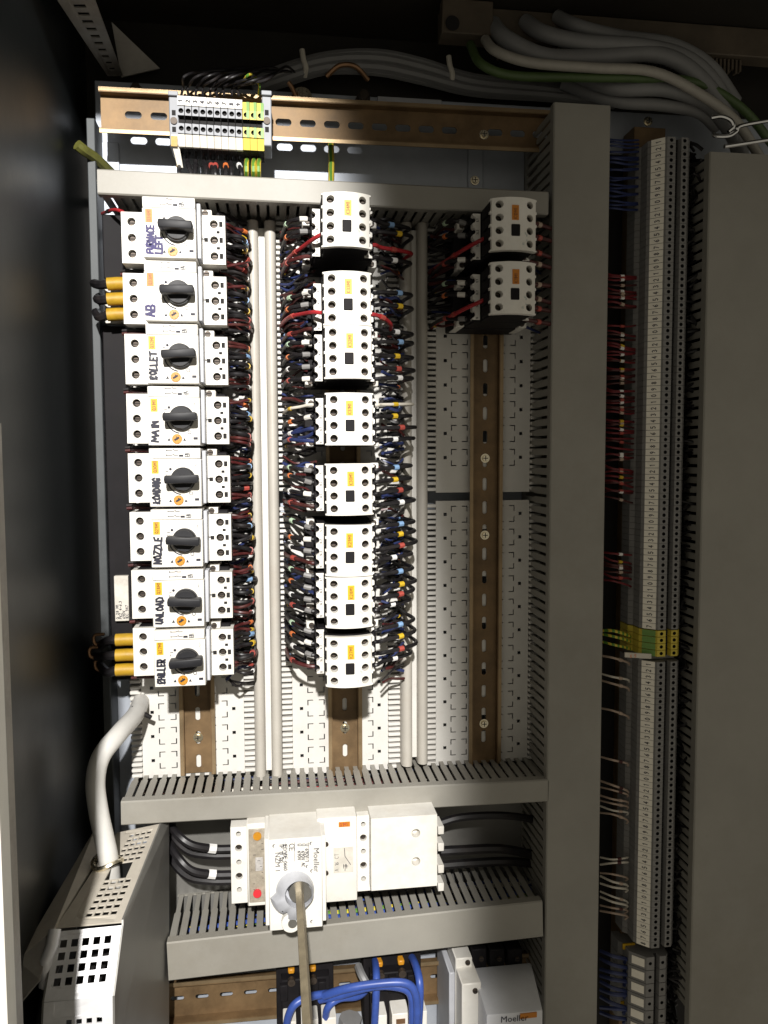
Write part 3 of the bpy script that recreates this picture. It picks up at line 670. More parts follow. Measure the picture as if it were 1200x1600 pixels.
# ------------------------------------------------------------------ contactors
HC=.130
def make_contactor():
    k=P(546,465,HC); s=SC(546,465,HC)
    o=thing('contactor',(k.x,k.y,0),'x','contactor')
    w2,y2=36.5*s,41.2*s; bulge=.006
    hf=lambda x,y: HC-bulge*((x-k.x)/w2)**2
    # coil body and main body
    MB().box(k.x-66*s,k.x+62*s,k.y-40*s,k.y+40*s,.009,.044).build('coil_body',MT['char'],o,bevel=.001)
    MB().box(k.x-46*s,k.x+46*s,k.y-40.5*s,k.y+40.5*s,.0485,.083).build('main_body',MT['char'],o,bevel=.001)
    MB().box(k.x-34*s,k.x+34*s,k.y-40.8*s,k.y+40.8*s,.0835,HC-bulge-.006).build('switch_body',MT['char'],o,bevel=.0006)
    # notched charcoal terminals on both sides of the switch body
    for sg in (-1,1):
        for j in range(4):
            cy=k.y+(30.5-20.3*j)*s; a,b=sorted((k.x+sg*33*s,k.x+sg*38.2*s)); MB().box(a,b,cy-8*s,cy+8*s,.095,HC-bulge-.004).build('side_terminal',MT['char'],o,bevel=.0005)
    # white front shell
    mb=MB(); colx=[k.x-w2,k.x-25*s-8.5*s,k.x-25*s+8.5*s,k.x-8*s,k.x+8*s,k.x+25*s-8.5*s,k.x+25*s+8.5*s,k.x+w2]
    hy=[k.y+(30.5-20.3*j)*s for j in range(4)]; ye=[k.y+y2]+[(a+b)/2 for a,b in zip(hy,hy[1:])]+[k.y-y2]
    for c in range(7):
        x0,x1=colx[c],colx[c+1]
        for j in range(4):
            y1,y0=ye[j],ye[j+1]
            if c in (1,5): mb.holecell(x0,x1,y0,y1,circ((x0+x1)/2,hy[j],6.0*s,16),HC,.008,hf=hf)
            else: mb.quad(*[(x,y,hf(x,y)) for x,y in ((x0,y0),(x1,y0),(x1,y1),(x0,y1))])
    # rim
    ring=[(x,k.y-y2) for x in colx]+[(x,k.y+y2) for x in reversed(colx)]
    n=len(ring)
    for i in range(n):
        (xa,ya),(xb_,yb)=ring[i],ring[(i+1)%n]
        mb.quad((xa,ya,hf(xa,ya)),(xb_,yb,hf(xb_,yb)),(xb_,yb,hf(xb_,yb)-.006),(xa,ya,hf(xa,ya)-.006))
    fr=mb.build('front',MT['white'],o,angle=.6)
    # side lugs between the notches
    mb=MB()
    for sg in (-1,1):
        for j in range(5):
            cy=k.y+(40.6-20.3*j)*s; a,b=sorted((k.x+sg*w2*.99,k.x+sg*(w2+2.2*s))); mb.box(a,b,max(cy-2.2*s,k.y-y2),min(cy+2.2*s,k.y+y2),HC-bulge-.006,HC-bulge-.0005)
    mb.build('side_lugs',MT['white'],fr,bevel=.0003)
    for c in (1,5):
        for j in range(4):
            x=(colx[c]+colx[c+1])/2; inst(SCREW_SLOT,'screw',o,(x,hy[j],HC-.0085-bulge*((x-k.x)/w2)**2))
    # armature window and its frame
    cy=k.y-10*s
    MB().box(k.x-7.2*s,k.x+7.2*s,cy-9.5*s,cy+9*s,HC-.004,HC+.0006).build('armature_button',MT['char'],o,bevel=.0006)
    # tiny printing
    mb=MB()
    for dx,dy,t in ((18,-16,'A1'),(20,-19,'A2'),(14,-33,'22'),(20,-27,'31')): strokes(mb,t,k.x+dx*s,k.y+dy*s,(0,1),2.6*s,hf(k.x+dx*s,0)+.0003,.0002)
    mb.build('print',MT['pencil'],fr,smooth=False)
    # white terminal labels on the main body
    for sg in (-1,1):
        prof=[]; inner=[]; N=48
        for i in range(N+1):
            t=i/N; y=k.y+(38-76*t)*s; f=(t*4)%1.0; bite=5.5*math.sqrt(max(0,1-((f-.5)/.3)**2))
            prof.append((k.x+sg*36.5*s,y)); inner.append((k.x+sg*(49.5-bite)*s,y))
        inner.reverse()
        mb=MB()
        for i in range(N):
            mb.quad((*prof[i],.0862),(*prof[i+1],.0862),(*inner[N-1-i],.0862),(*inner[N-i],.0862))
            mb.quad((*inner[N-i],.0862),(*inner[N-1-i],.0862),(*inner[N-1-i],.078),(*inner[N-i],.078))
        lb=mb.build('terminal_label',MT['white'],o,smooth=False)
        mb=MB()
        for j,t in enumerate(('1L1','3L2','5L3','13')):
            strokes(mb,t,k.x+sg*42*s+2*s,k.y+(24-20.3*j)*s,(0,1),3.4*s,.0865,.0003)
        mb.build('print',MT['ink'],lb,smooth=False)
        # screw pits of the main terminals
        for j in range(4):
            cy=k.y+(30.5-20.3*j)*s-2*s; a,b=sorted((k.x+sg*46*s,k.x+sg*52*s)); MB().box(a,b,cy-6*s,cy+6*s,.058,.079).build('main_terminal',MT['char'],o,bevel=.0005)
        # coil terminals
        for cy in (k.y+34*s,k.y-34*s):
            a,b=sorted((k.x+sg*50*s,k.x+sg*64*s)); b2=MB().box(a,b,cy-7*s,cy+7*s,.02,.056).build('coil_terminal',MT['white'],o,bevel=.0008)
            inst(SCREW_SLOT,'screw',o,((a+b)/2+sg*-2*s,cy,.056))
    return o,k,s
con,KC,sc_=make_contactor()
CON=[]
ys=[(542,342),(544,465),(545.5,549.5),(547,654.5),(547,765),(547,861),(547,942.5),(547,1035.5)]
ord_=['topmost','second','third','fourth','fifth','sixth','seventh','lowest']
KL=['K34M1','K33M1','K32M1','K31M1','K30M1','K29M1','K28M1','K27M1']
cl=['contactor at the top of the middle column, overlapping the grey top duct','second contactor from the top of the middle column, with red wires on both sides',
 'third contactor from the top of the middle column, close under the red wired one','fourth contactor from the top of the middle column, with white wires at its top corners',
 'fifth contactor from the top of the middle column, above a narrow dark gap','sixth contactor from the top of the middle column, touching the one below','seventh contactor from the top of the middle column, just above the lowest','lowest contactor of the middle column, above the bare rail']
rc=['upper of the two dim contactors on the right rail','lower of the two dim contactors on the right rail']
spots=[(p,0) for p in ys]+[((806,349),1),((805,449),1)]
for i,((px,py),c) in enumerate(spots):
    q=P(px,py,HC); off=Vector((q.x-KC.x,q.y-KC.y,0))
    o=con if i==0 else copy_tree(con,None,(off.x-o0.x,off.y-o0.y,0))
    if i==0:
        o0=off; con.location+=Wd((off.x,off.y,0))
        for ob_ in [con]+list(con.children_recursive): ORG[ob_.name]=ORG.get(ob_.name,Vector())+Wd((off.x,off.y,0))
    o.rotation_euler.y=random.uniform(-.008,.008)
    o['label']=(cl+rc)[i]; o['group']='contactors in the middle column' if c==0 else 'contactors on the right rail'
    CON.append((o,Vector((q.x,q.y,0))))
for i,(o,q) in enumerate(CON):
    lx,ly=q.x+random.uniform(-1,2)*sc_,q.y+17*sc_
    mb=MB().box(-5.6*sc_,5.6*sc_,-11.5*sc_,11.5*sc_,0,.0004)
    la=MB().box(lx-5.6*sc_,lx+5.6*sc_,ly-11.5*sc_,ly+11.5*sc_,HC-.0006,HC+.0003).build('name_tag',MT['yellow'] if i<8 else MT['orange'],o)
    strokes(MB(),(KL+['K12M1','K11M1'])[i],lx+2.5*sc_,ly-9.5*sc_,(0,1),5*sc_,HC+.0005,.00042).build('lettering',MT['rust'],la,smooth=False)

# ------------------------------------------------------------------ upright terminal strip on the right
a=P(945,240,-.025); b=P(1110,1650,-.025)
tag(MB().box(a.x,b.x,YB,a.y,-.0295,-.026).build('dark_sheet',MT['hole']),'black sheet standing in for the shade behind the long upright terminal strip','plate')  # black sheet over the zinc, put in for the shade of the gap
HTm=.050
xt=P(1011,600,HTm-.010).x                 # left edge of the marker flats
def term_mesh(th,mats,tagm,holes=True):
    """terminal round the origin: x from 0, y -th/2..th/2, h from 0"""
    y0,y1=-th/2+.00012,th/2-.00012
    T=[(-.006,.0),(-.006,.018),(-.002,.022),(-.002,.036),(.0,.0385),(.0105,.0485),(.0115,.050),(.0205,.050),(.0215,.044),(.0255,.044),(.0265,.050),(.0335,.050),(.0375,.0455),(.0385,.036),(.0385,.022),(.0425,.018),(.0425,.0)]
    mb=MB(); mb.m=0
    for i in range(len(T)-1):
        (xa,ha),(xb_,hb)=T[i],T[i+1]
        if holes and i in (6,10):
            c=(xa+xb_)/2; mb.m=0; mb.holecell(xa,xb_,y0,y1,circ(c,0,min(.0019,th*.33),8),ha); mb.m=1
            q=circ(c,0,min(.0019,th*.33),8); n=8
            mb.add([(x,y,ha) for x,y in q]+[(x,y,ha-.003) for x,y in q],[(j,(j+1)%n,n+(j+1)%n,n+j) for j in range(n)]+[tuple(range(n,2*n))]); mb.m=0
        else:
            if i==8: mb.m=1
            mb.quad((xa,y0,ha),(xb_,y0,hb),(xb_,y1,hb),(xa,y1,ha)); mb.m=0
    n=len(T); mb.add([(x,y0,h) for x,h in T],[tuple(range(n))]); mb.add([(x,y1,h) for x,h in T],[tuple(range(n-1,-1,-1))])
    me=proto_mesh(mb,mats,smooth=False)
    mk_=MB(); 
    mk_.add([(.0004,y0+.0001,.0391),(.0102,y0+.0001,.0484),(.0102,y1-.0001,.0484),(.0004,y1-.0001,.0391),(.0000,y0+.0001,.0394),(.0098,y0+.0001,.0488),(.0098,y1-.0001,.0488),(.0000,y1-.0001,.0394)],[(4,5,6,7),(0,1,5,4),(1,2,6,5),(2,3,7,6),(3,0,4,7)])
    mm=proto_mesh(mk_,tagm,smooth=False)
    return me,mm
TG,TM=term_mesh(.00635,[MT['tgrey'],MT['hole']],MT['tag'])
EG,EM=term_mesh(.0066,[MT['gy'],MT['hole']],MT['gg'])
TB,TBM=term_mesh(.0145,[MT['tgrey'],MT['hole']],MT['tag'])
def tilted_digit(text):
    mb=MB(); h=lambda x:.0394+(x/.0098)*.0094+.00018
    for ch in [text]:
        m2=MB(); strokes(m2,ch,.0068,-.0014,(0,1),.0034,0,.0006)
        for f in m2.f:
            pts=[m2.v[i] for i in f]; mb.quad(*[(p.x,p.z,h(p.x)) for p in pts])
    return proto_mesh(mb,MT['ink'],smooth=False)
DIG=[tilted_digit(str(i)) for i in range(10)]
def strip(py0,py1,pitch,me,mm,label,group,name='terminal',dig=True,h0=0.0):
    ya=P(1040,py0,HTm).y; yb=P(1040,py1,HTm).y; n=int(round((ya-yb)/pitch)); pitch=(ya-yb)/n
    for i in range(n):
        y=ya-(i+.5)*pitch
        o=thing(name,(xt,y,h0),label if isinstance(label,str) else label(i,n),'terminal',group)
        inst(me,'body',o,(xt,y,h0)); m=inst(mm,'marker',o,(xt,y,h0))
        if dig: inst(DIG[(i+1)%10],'digit',m,(xt,y,h0))
strip(213,984,.0064,TG,TM,'slim grey terminal with white number tag on the long upright strip above the earth terminals','grey terminals on the upright strip above the earth ones')
strip(985,1026,.0066,EG,EM,lambda i,n:f'yellow and green earth terminal, {["topmost","second","third","fourth","fifth"][min(i,4)]} of those on the upright strip','earth terminals on the upright strip',name='earth_terminal',dig=False)
strip(1034,1480,.0064,TG,TM,'slim grey terminal with white number tag on the long upright strip below the earth terminals','grey terminals on the upright strip below the earth ones')
# rail, end bracket and tab
y1=P(1040,200,.0).y
tr=thing('din_rail',(xt+.018,YB+.2,-.02),'rail carrying the long upright terminal strip, its screw showing at the top','rail')
MB().box(xt+.0005,xt+.0355,YB+.2,y1,-.026,-.0005).build('rail_profile',MT['rail'],tr,bevel=.0005)
q=P(1012,190,.0); inst(SCREW_CROSS,'screw',tr,(q.x,q.y,.0))
y=P(1040,1030,HTm).y
o=thing('end_bracket',(xt,y,0),'dark end bracket between the earth terminals and the lower grey terminals','bracket')
MB().box(xt-.003,xt+.036,y-.0022,y+.0022,0,.040).build('bracket_body',MT['sheet'],o,bevel=.0005)
t=P(1000,1024,.045); fl=MB().add([(t.x-.014,y+.001,.040),(t.x+.010,y+.001,.050),(t.x+.010,y+.006,.050),(t.x-.014,y+.006,.040),(t.x-.014,y+.001,.038),(t.x+.010,y+.001,.048),(t.x+.010,y+.006,.048),(t.x-.014,y+.006,.038)],[(0,1,2,3),(4,7,6,5),(0,4,5,1),(1,5,6,2),(2,6,7,3),(3,7,4,0)]).build('label_flag',MT['whitew'],o)
strokes(MB(),'X 5',t.x-.011,y+.002,(1,0),.003,.0455,.0005).build('print',MT['morange'],fl,smooth=False)
# larger terminals at the very bottom
ya=P(1040,1494,.045).y
for i in range(6):
    y=ya-(i+.5)*.0150
    o=thing('large_terminal',(xt-.003,y,-.006),f'large grey terminal with white tag below the upright strip, {["topmost","second","third","fourth","fifth","sixth"][i]} one','terminal','large terminals at the lower right')
    inst(TB,'body',o,(xt-.002,y,-.006)); m=inst(TBM,'marker',o,(xt-.002,y,-.006)); m.scale=(1,1,.62)
for j,(px,py) in enumerate(((975,1478),(972,1568))):
    q=P(px,py,.02); o=MB().box(q.x-.002,q.x+.012,q.y-.003,q.y+.003,.02,.0215).build('yellow_tag',MT['yellow'],loc=q); tag(o,f'small yellow tag {"just below the grey upright strip" if j==0 else "beside the large bottom terminals"}','tag')

# wires in the dark gap between the duct and the strip
def gapw(py,mat,nm,desc,tilt=0,r=.0011,mk_=None,h=.03):
    x0=938; r=r*random.uniform(.9,1.15)
    e=P(1003,py+tilt,.022); e.x=xt-.005
    pts=[P(x0,py-4+random.uniform(-3,3),h-.012),P(958,py-2+tilt*.3+random.uniform(-3,3),h),P(980,py+tilt*.7,.026),e]
    mks=[] if not mk_ else [(.58,.0045,MT[mk_],'marker')]
    return wire(nm,pts,r,MT[mat],desc,group='wires in the dark gap left of the upright strip',markers=mks,smooth=4,n=6,mr=1.5)
for i in range(18): gapw(220+i*6.3,random.choice(['navy','navy','navy']),'wire','dark blue wire running to the upper end of the upright strip',tilt=random.uniform(-6,4))
for y0,y1,n in ((428,482,10),(512,590,13),(592,690,18),(702,778,13),(866,908,7)):
    for i in range(n): gapw(y0+(y1-y0)*i/(n-1)+random.uniform(-2,2),random.choice(['maroon','wine','wine']),'wire','dark red wire running to the upper half of the upright strip',tilt=random.uniform(-9,9),mk_=random.choice(['mwhite','mred','tanw','tanw','myel',None]))
for y in (988,996,1008): gapw(y,'earth','wire','green and yellow earth wire in the dark gap by the earth terminals',tilt=6,r=.0016)
for g,(y0,y1,n) in enumerate(((1028,1032,1),(1055,1066,2),(1112,1113,1),(1187,1190,1),(1228,1272,6),(1345,1353,2),(1366,1384,3),(1400,1425,4))):
    for i in range(n): gapw(y0+(y1-y0)*i/max(1,n-1)+random.uniform(-1,1),random.choice(['tanw','whitew']),'wire','pale wire running to the lower half of the upright strip',tilt=random.uniform(7,13) if g!=5 else -8,mk_=random.choice(['maroon','tanw',None]))
for i in range(9): gapw(1492+i*12,'navy','wire','dark blue wire running to the large bottom terminals',tilt=random.uniform(2,18),r=.0020)

# ------------------------------------------------------------------ small terminal group on the top rail
hk=hT+.010; HG=hk+.032
def tgroup():
    c0=P(283,188,HG); c1=P(407,196,HG); n=12; 
    for i in range(12):
        t=i/11; q=c0.lerp(c1,t); pit_=(c1.x-c0.x)/11; earth=i>=9
        s_=SC(340,190,HG)
        yt_,yb_=q.y+33*s_,q.y-34*s_
        nm='earth_terminal' if earth else 'terminal'
        lb=(f'yellow and green earth terminal on the top rail, {["left","middle","right"][i-9]} of three' if earth else f'grey terminal on the top rail, {["leftmost","second","third","fourth","fifth","sixth","seventh","eighth","ninth"][i]} from the left end clamp')
        o=thing(nm,(q.x,q.y,hk),lb,'terminal','earth terminals on the top rail' if earth else 'grey terminals on the top rail')
        w=pit_/2-.00015
        xf=lambda x,y,h: (q.x+x,q.y+y*s_,h)
        T=[(-38,hk),(-38,hk+.008),(-37,hk+.012),(-37,HG-.004),(-20,HG-.001),(-20,HG),(-4,HG),(-4,HG-.006),(8,HG-.006),(8,HG),(22,HG),(22,HG-.001),(36,HG-.002),(36,hk+.012),(38,hk+.008),(38,hk)]
        mb=MB(xf); mats=[MT['gy'] if earth else MT['tgrey2'],MT['hole']]
        for j in range(len(T)-1):
            (ya,ha),(yb,hb)=T[j],T[j+1]
            if j in (5,9):
                cy=(ya+yb)/2; poly=[(x,cy+yy_/s_) for x,yy_ in circ(0,0,.0023,10)]
                mb.m=0; mb.holecell(-w,w,ya,yb,poly,ha); mb.m=1
                mb.add([(x,y,ha) for x,y in poly]+[(x,y,ha-.0035) for x,y in poly],[(a,(a+1)%10,10+(a+1)%10,10+a) for a in range(10)]+[tuple(range(10,20))])
            else:
                mb.m=1 if j in (0,1,2,6,7,8) else 0  # undersides coloured black to stand in for their shade
                mb.quad((-w,ya,ha),(w,ya,ha),(w,yb,hb),(-w,yb,hb))
        mb.m=0; m=len(T); mb.add([(-w,y,h) for y,h in T],[tuple(range(m))]); mb.add([(w,y,h) for y,h in T],[tuple(range(m-1,-1,-1))])
        mb.build('body',mats,o,smooth=False)
        if earth:
            MB(xf).box(0.0002,w-.0002,9,22,HG-.001,HG+.0002).build('green_stripe',MT['gg'],o); MB(xf).box(0.0002,w-.0002,-20,-4,HG-.001,HG+.0002).build('green_stripe',MT['gg'],o)
            MB(xf).hexa([(0.0002,22.5,HG-.003),(w,22.5,HG-.003),(w,36,HG-.004),(.0002,36,HG-.004),(0.0002,22.5,HG-.0003),(w,22.5,HG-.0003),(w,36,HG-.0013),(.0002,36,HG-.0013)]).build('green_stripe',MT['gg'],o)
        else:
            m1=MB(xf).hexa([(-w,23,HG-.003),(w,23,HG-.003),(w,38,HG-.004),(-w,38,HG-.004),(-w,23,HG+.0006),(w,23,HG+.0006),(w,38,HG-.0004),(-w,38,HG-.0004)]).build('marker',MT['white'],o)
            m2=MB(xf).hexa([(-w,-21.5,HG-.003),(w,-21.5,HG-.003),(w,-38,HG-.007),(-w,-38,HG-.007),(-w,-21.5,HG+.0004),(w,-21.5,HG+.0004),(w,-38,HG-.0034),(-w,-38,HG-.0034)]).build('marker',MT['cream'],o)
            d=MB(); strokes(d,str((i+1)%10),q.x+.0014,q.y+28*s_,(0,1),.0034,HG+.0009,.0007); d.build('digit',MT['ink'],m1,smooth=False)
            seg2=MB(xf); seg2.box(w-.0003,w+.0000,2,24,HG-.0008,HG+.0006); seg2.box(w-.0003,w+.0000,-22,-3,HG-.0008,HG+.0006); seg2.build('partition',MT['hole'],o)
    for nm,px in (('left',272),('right',417)):
        q=P(px,190,HG-.004); s_=SC(px,190,HG)
        o=thing('end_clamp',(q.x,q.y,hk),f'grey end clamp at the {nm} end of the top rail terminals','clamp','end clamps on the top rail')
        H=HG-.003; mb=MB(); mb.box(q.x-7.5*s_,q.x+7.5*s_,q.y-38*s_,q.y+44*s_,hk-.003,H); mb.build('body',MT['tgrey2'],o,bevel=.0008)
        MB().box(q.x-8*s_,q.x+8*s_,q.y+38*s_,q.y+45*s_,H+.0002,H+.003).build('hook',MT['tgrey2'],o,bevel=.0005)
        mb=MB().cyl((q.x,q.y),5.5*s_,H,H+.0016,18); mb.build('screw',MT['screw'],o)
        for dy in (13,-13): MB().box(q.x-3*s_,q.x+3*s_,q.y+(dy-4)*s_,q.y+(dy+4)*s_,H-.001,H+.0004).build('opening',MT['hole'],o)
        if nm=='left':
            fl=MB().hexa([(q.x-4*s_,q.y-36*s_,H),(q.x+4*s_,q.y-36*s_,H),(q.x+11*s_,q.y-66*s_,H-.012),(q.x+2*s_,q.y-66*s_,H-.012),(q.x-5*s_,q.y-22*s_,H+.001),(q.x+5*s_,q.y-22*s_,H+.001),(q.x+11*s_,q.y-66*s_,H-.010),(q.x+2*s_,q.y-66*s_,H-.010)]).build('label_flag',MT['cream'],o)
            MB().box(q.x-5*s_,q.x+5*s_,q.y-40*s_,q.y-24*s_,H,H+.0012).build('orange_tag',MT['ysleeve'],o)
tgroup()
# wires of that group
for i in range(9):
    px=283+i*11.3
    wire('wire',pxs((px,238,HG-.018),(px+random.uniform(-2,2),252,HG-.022),(px+random.uniform(-4,6),272,.045),(px+random.uniform(-6,8),300,.03)),.0020,MT['black'],f'short black wire under the {["first","second","third","fourth","fifth","sixth","seventh","eighth","ninth"][i]} terminal of the top rail',group='black wires under the top rail terminals',markers=[(.35,.004,MT[['ysleeve','char','char','char','mred','mred','morange','char','mwhite'][i]],'marker')])
    wire('wire',pxs((px,150,HG-.018),(px+random.uniform(-2,4),135,HG-.02),(px+12+i*3+random.uniform(-5,9),118+random.uniform(-5,8),.045),(px+35+random.uniform(0,30)+i*4,104+random.uniform(0,10),.02),(420+i*5,112,-.01)),.0012,MT['black'],f'thin black wire looping up from the {["first","second","third","fourth","fifth","sixth","seventh","eighth","ninth"][i]} top rail terminal',group='thin wires above the top rail terminals')
for i,px in enumerate((385,396,404)):
    wire('wire',pxs((px,233,HG-.018),(px+1,245,HG-.033),(px,262,.055),(px+1,296,.03)),.0022,MT['earth'],f'yellow green wire below the top rail earth terminals, {["left","middle","right"][i]} one',group='earth wires under the top rail')
wire('wire',pxs((404,148,HG-.025),(405,132,HG-.015),(398,120,HG-.02),(388,117,.05),(378,130,.03)),.0012,MT['earth'],'yellow green wire looping over the top rail earth terminals')
wire('wire',pxs((517,225,-.02),(518,250,-.015),(517,290,-.01)),.0030,MT['earth'],'short green earth cable crossing the bright strip under the top rail')
wire('wire',pxs((120,226,.02),(130,234,.015),(150,248,.0),(175,272,-.02)),.0050,MT['shadedearth'],'thick dim green and yellow earth cable at the upper left behind the duct')  # earth cable in a darkened colour that stands in for shade

# ------------------------------------------------------------------ wires of the contactors
desc8=['topmost','second','third','fourth','fifth','sixth','seventh','lowest']
nth=['top','second','third','bottom']
xcl=P(448,780,.0).x; xcr=P(620,780,.0).x
for i,(o,q) in enumerate(CON):
    right=i>=8
    who=f'{desc8[i]} middle column contactor' if not right else f'{"upper" if i==8 else "lower"} right rail contactor'
    s=sc_; rows=[q.y+(30.5-20.3*j)*s for j in range(4)]
    cl_=xcl if not right else P(674,780,0).x; cr_=xcr if not right else P(833,780,0).x
    yv=lambda a: random.uniform(-a,a)*s
    low=i>=4
    for j in range(4):
        y=rows[j]-2*s
        # left
        mat,mkm='black',['mgreen','morange','mwhite','mred'][j]
        if i in (0,1) and j==2: mat,mkm='red','mred'
        if right and j==2: mat,mkm='red','mred'
        if i==3 and j==0: mat,mkm='whitew','myel'
        if i==3 and j in (2,3): mat='navy'
        if j==3 and i not in (3,): mat='maroon' if random.random()<.5 else 'black'
        dy=yv(4)+(6*s if low else -2*s)*(1 if j<3 else .4)
        hb=random.uniform(.060,.074)
        r=.0019 if mat!='whitew' else .0015
        if mat=='red':
            pts=[(q.x-37*s,y+2*s,.100),(q.x-46*s,y-2*s,.098),(q.x-62*s,y-7*s,.082),(cl_+.006,y-12*s,.055),(cl_-.001,y-14*s,.02),(cl_-.002,y-14*s,-.02)]
            if i==1: pts=[(q.x-37*s,y-2*s,.100),(q.x-50*s,y+0*s,.096),(q.x-66*s,y+2*s,.082),(cl_+.004,y+3*s,.06),(cl_-.003,y+2*s,.02),(cl_-.003,y+2*s,-.02)]
        else:
            pts=[(q.x-47*s,y,.072),(q.x-58*s,y+.5*s,.072),(q.x-72*s,y+dy*.5,hb),(cl_+.003,y+dy*1.2,hb-.012),(cl_-.002,y+dy*1.5-3*s,.02),(cl_-.001,y+dy*1.5-4*s,-.02)]
        w_=wire('wire',pts,r,MT[mat],f'{ {"black":"black","red":"bright red","maroon":"dark red","whitew":"white","navy":"dark blue"}[mat]} wire, {nth[j]} one on the left of the {who}',group='contactor wires',markers=[(.30 if mat!='red' else .33,.0048,MT[mkm],'marker')]+([(.08,.007,MT['white'] if random.random()<.35 else MT['tgrey'],'ferrule')] if mat=='black' else []),mr=1.3)
        # right
        matr,mkr='black',['mblue','myel','mred','mwhite'][j]
        if i in (0,1) and j==2: matr,mkr='red','mred'
        if i==3 and j==0: matr,mkr='whitew','myel'
        if right: matr,mkr=random.choice(['maroon','maroon','black']),random.choice(['mred','tanw'])
        dy=yv(4)+(9*s if low else 3*s)
        hb=random.uniform(.066,.082)
        ext=.004+random.uniform(0,.005)
        if i==1 and j==2: pts=[(q.x+37*s,y-4*s,.104),(q.x+50*s,y-5*s,.104),(q.x+66*s,y-9*s,.098),(q.x+80*s,y-15*s,.084),(q.x+84*s,y-18*s,.06)]
        elif right: pts=[(q.x+40*s,y,.085),(q.x+48*s,y+yv(3),.082),(cr_+.006,y+yv(8),.05),(cr_+.010,y+yv(9),.01)]
        else: pts=[(q.x+46*s,y,.074),(q.x+57*s,y+.5*s,.076),(q.x+70*s,y+dy*.35,hb),(cr_+ext*.9,y+dy*.9,hb-.016),(cr_+ext*.55,y+dy*1.1,.03),(cr_+.001,y+dy*1.1,-.02)]
        wire('wire',pts,.0019 if matr!='whitew' else .0015,MT[matr],f'{ {"black":"black","red":"bright red","maroon":"dark red","whitew":"white"}[matr]} wire, {nth[j]} one on the right of the {who}',group='contactor wires',markers=[(.24,.0050,MT[mkr],'marker')],mr=1.35)
    # thin coil wires low down
    for k_,cy in enumerate((q.y+34*s,q.y-34*s)):
        for sg in (-1,1):
            x0=q.x+sg*62*s; xe=cl_ if sg<0 else cr_
            mat=random.choice(['maroon','maroon','navy','black']) if sg<0 else random.choice(['navy','navy','black','maroon'])
            pts=[(x0,cy,.045),(x0+sg*7*s,cy+yv(2),.044),((x0+xe)/2+sg*5*s,cy+yv(5),.034),(xe,cy+yv(6),.018),(xe,cy+yv(6),-.02)]
            wire('coil_wire',pts,.0014,MT[mat],f'thin { {"maroon":"dark red","navy":"dark blue","black":"black"}[mat]} coil wire at the {"upper" if k_==0 else "lower"} {"left" if sg<0 else "right"} of the {who}',group='thin coil wires',markers=[(.45,.0042,MT[random.choice(['morange','myel','mblue','tanw'])],'marker')],smooth=4,n=6)
# ------------------------------------------------------------------ wires at the right of the motor breakers
s=SC(277,358,HFM); xo=P(353,700,.06).x; xe=P(391,780,.0).x
for i,(o,off) in enumerate(MPCB):
    nm=NAMES[i] if i else 'FURNACE LEFT'
    y0=K1.y+off.y
    items=[(40,'maroon','morange',.0015),(34,'maroon','myel',.0014),(23,'black','mblue',.0021),(13,'black',None,.0016),(4,'black','myel',.0021),(-7,'black',None,.0016),(-15,'black','mred',.0021),(-24,'maroon','mred',.0015),(-31,'maroon','mred',.0014),(-38,'black','mwhite',.0014)]
    if i==0: items.insert(3,(17,'black','mblue',.0018)); items.insert(6,(-1,'black','myel',.0018))
    for n_,(dy,mat,mkm,r) in enumerate(items):
        y=y0+(dy-6)*s+random.uniform(-1.2,1.2)*s
        hb=random.uniform(.040,.066); ex=random.uniform(-.002,.005); dd=random.uniform(-8,7)*s
        xm=P(372,700,.055).x
        pts=[(xo-.002,y,.055),(xo+.004,y,.056),(xm,y+dd*.3,hb),(xm+.009,y+dd,hb-.006),(xe+ex,y+dd*1.5-2*s,.024),(xe,y+dd*1.5-4*s,-.015)]
        wire('wire',pts,r,MT[mat],f'{ {"maroon":"dark red","black":"black"}[mat]} wire right of the {nm} breaker, {["first","second","third","fourth","fifth","sixth","seventh","eighth","ninth","tenth","eleventh","twelfth"][n_]} from its top',group='wires right of the motor breakers',markers=[] if not mkm else [(.36,.0048,MT[mkm],'marker')],smooth=5,mr=1.35)
    # red wire pairs in the gap left of the raised fronts
    for n_ in range(2):
        y=y0-(48+n_*5)*s
        wire('wire',[(P(196,700,.05).x,y,.05),(P(210,700,.05).x,y+1*s,.051),(P(232,700,.05).x,y,.05)],.0017,MT['maroon' if n_ else 'black'],f'{"dark red" if n_ else "black"} link wire in the slot under the {nm} breaker input block',group='link wires between the breakers',smooth=4,n=6)
o=wire('wire',pxs((192,331,.062),(182,328,.055),(172,329,.04),(160,334,.0)),.0016,MT['red'],'short red wire above the FURNACE LEFT input block',markers=[(.5,.006,MT['greycab'],'marker')])

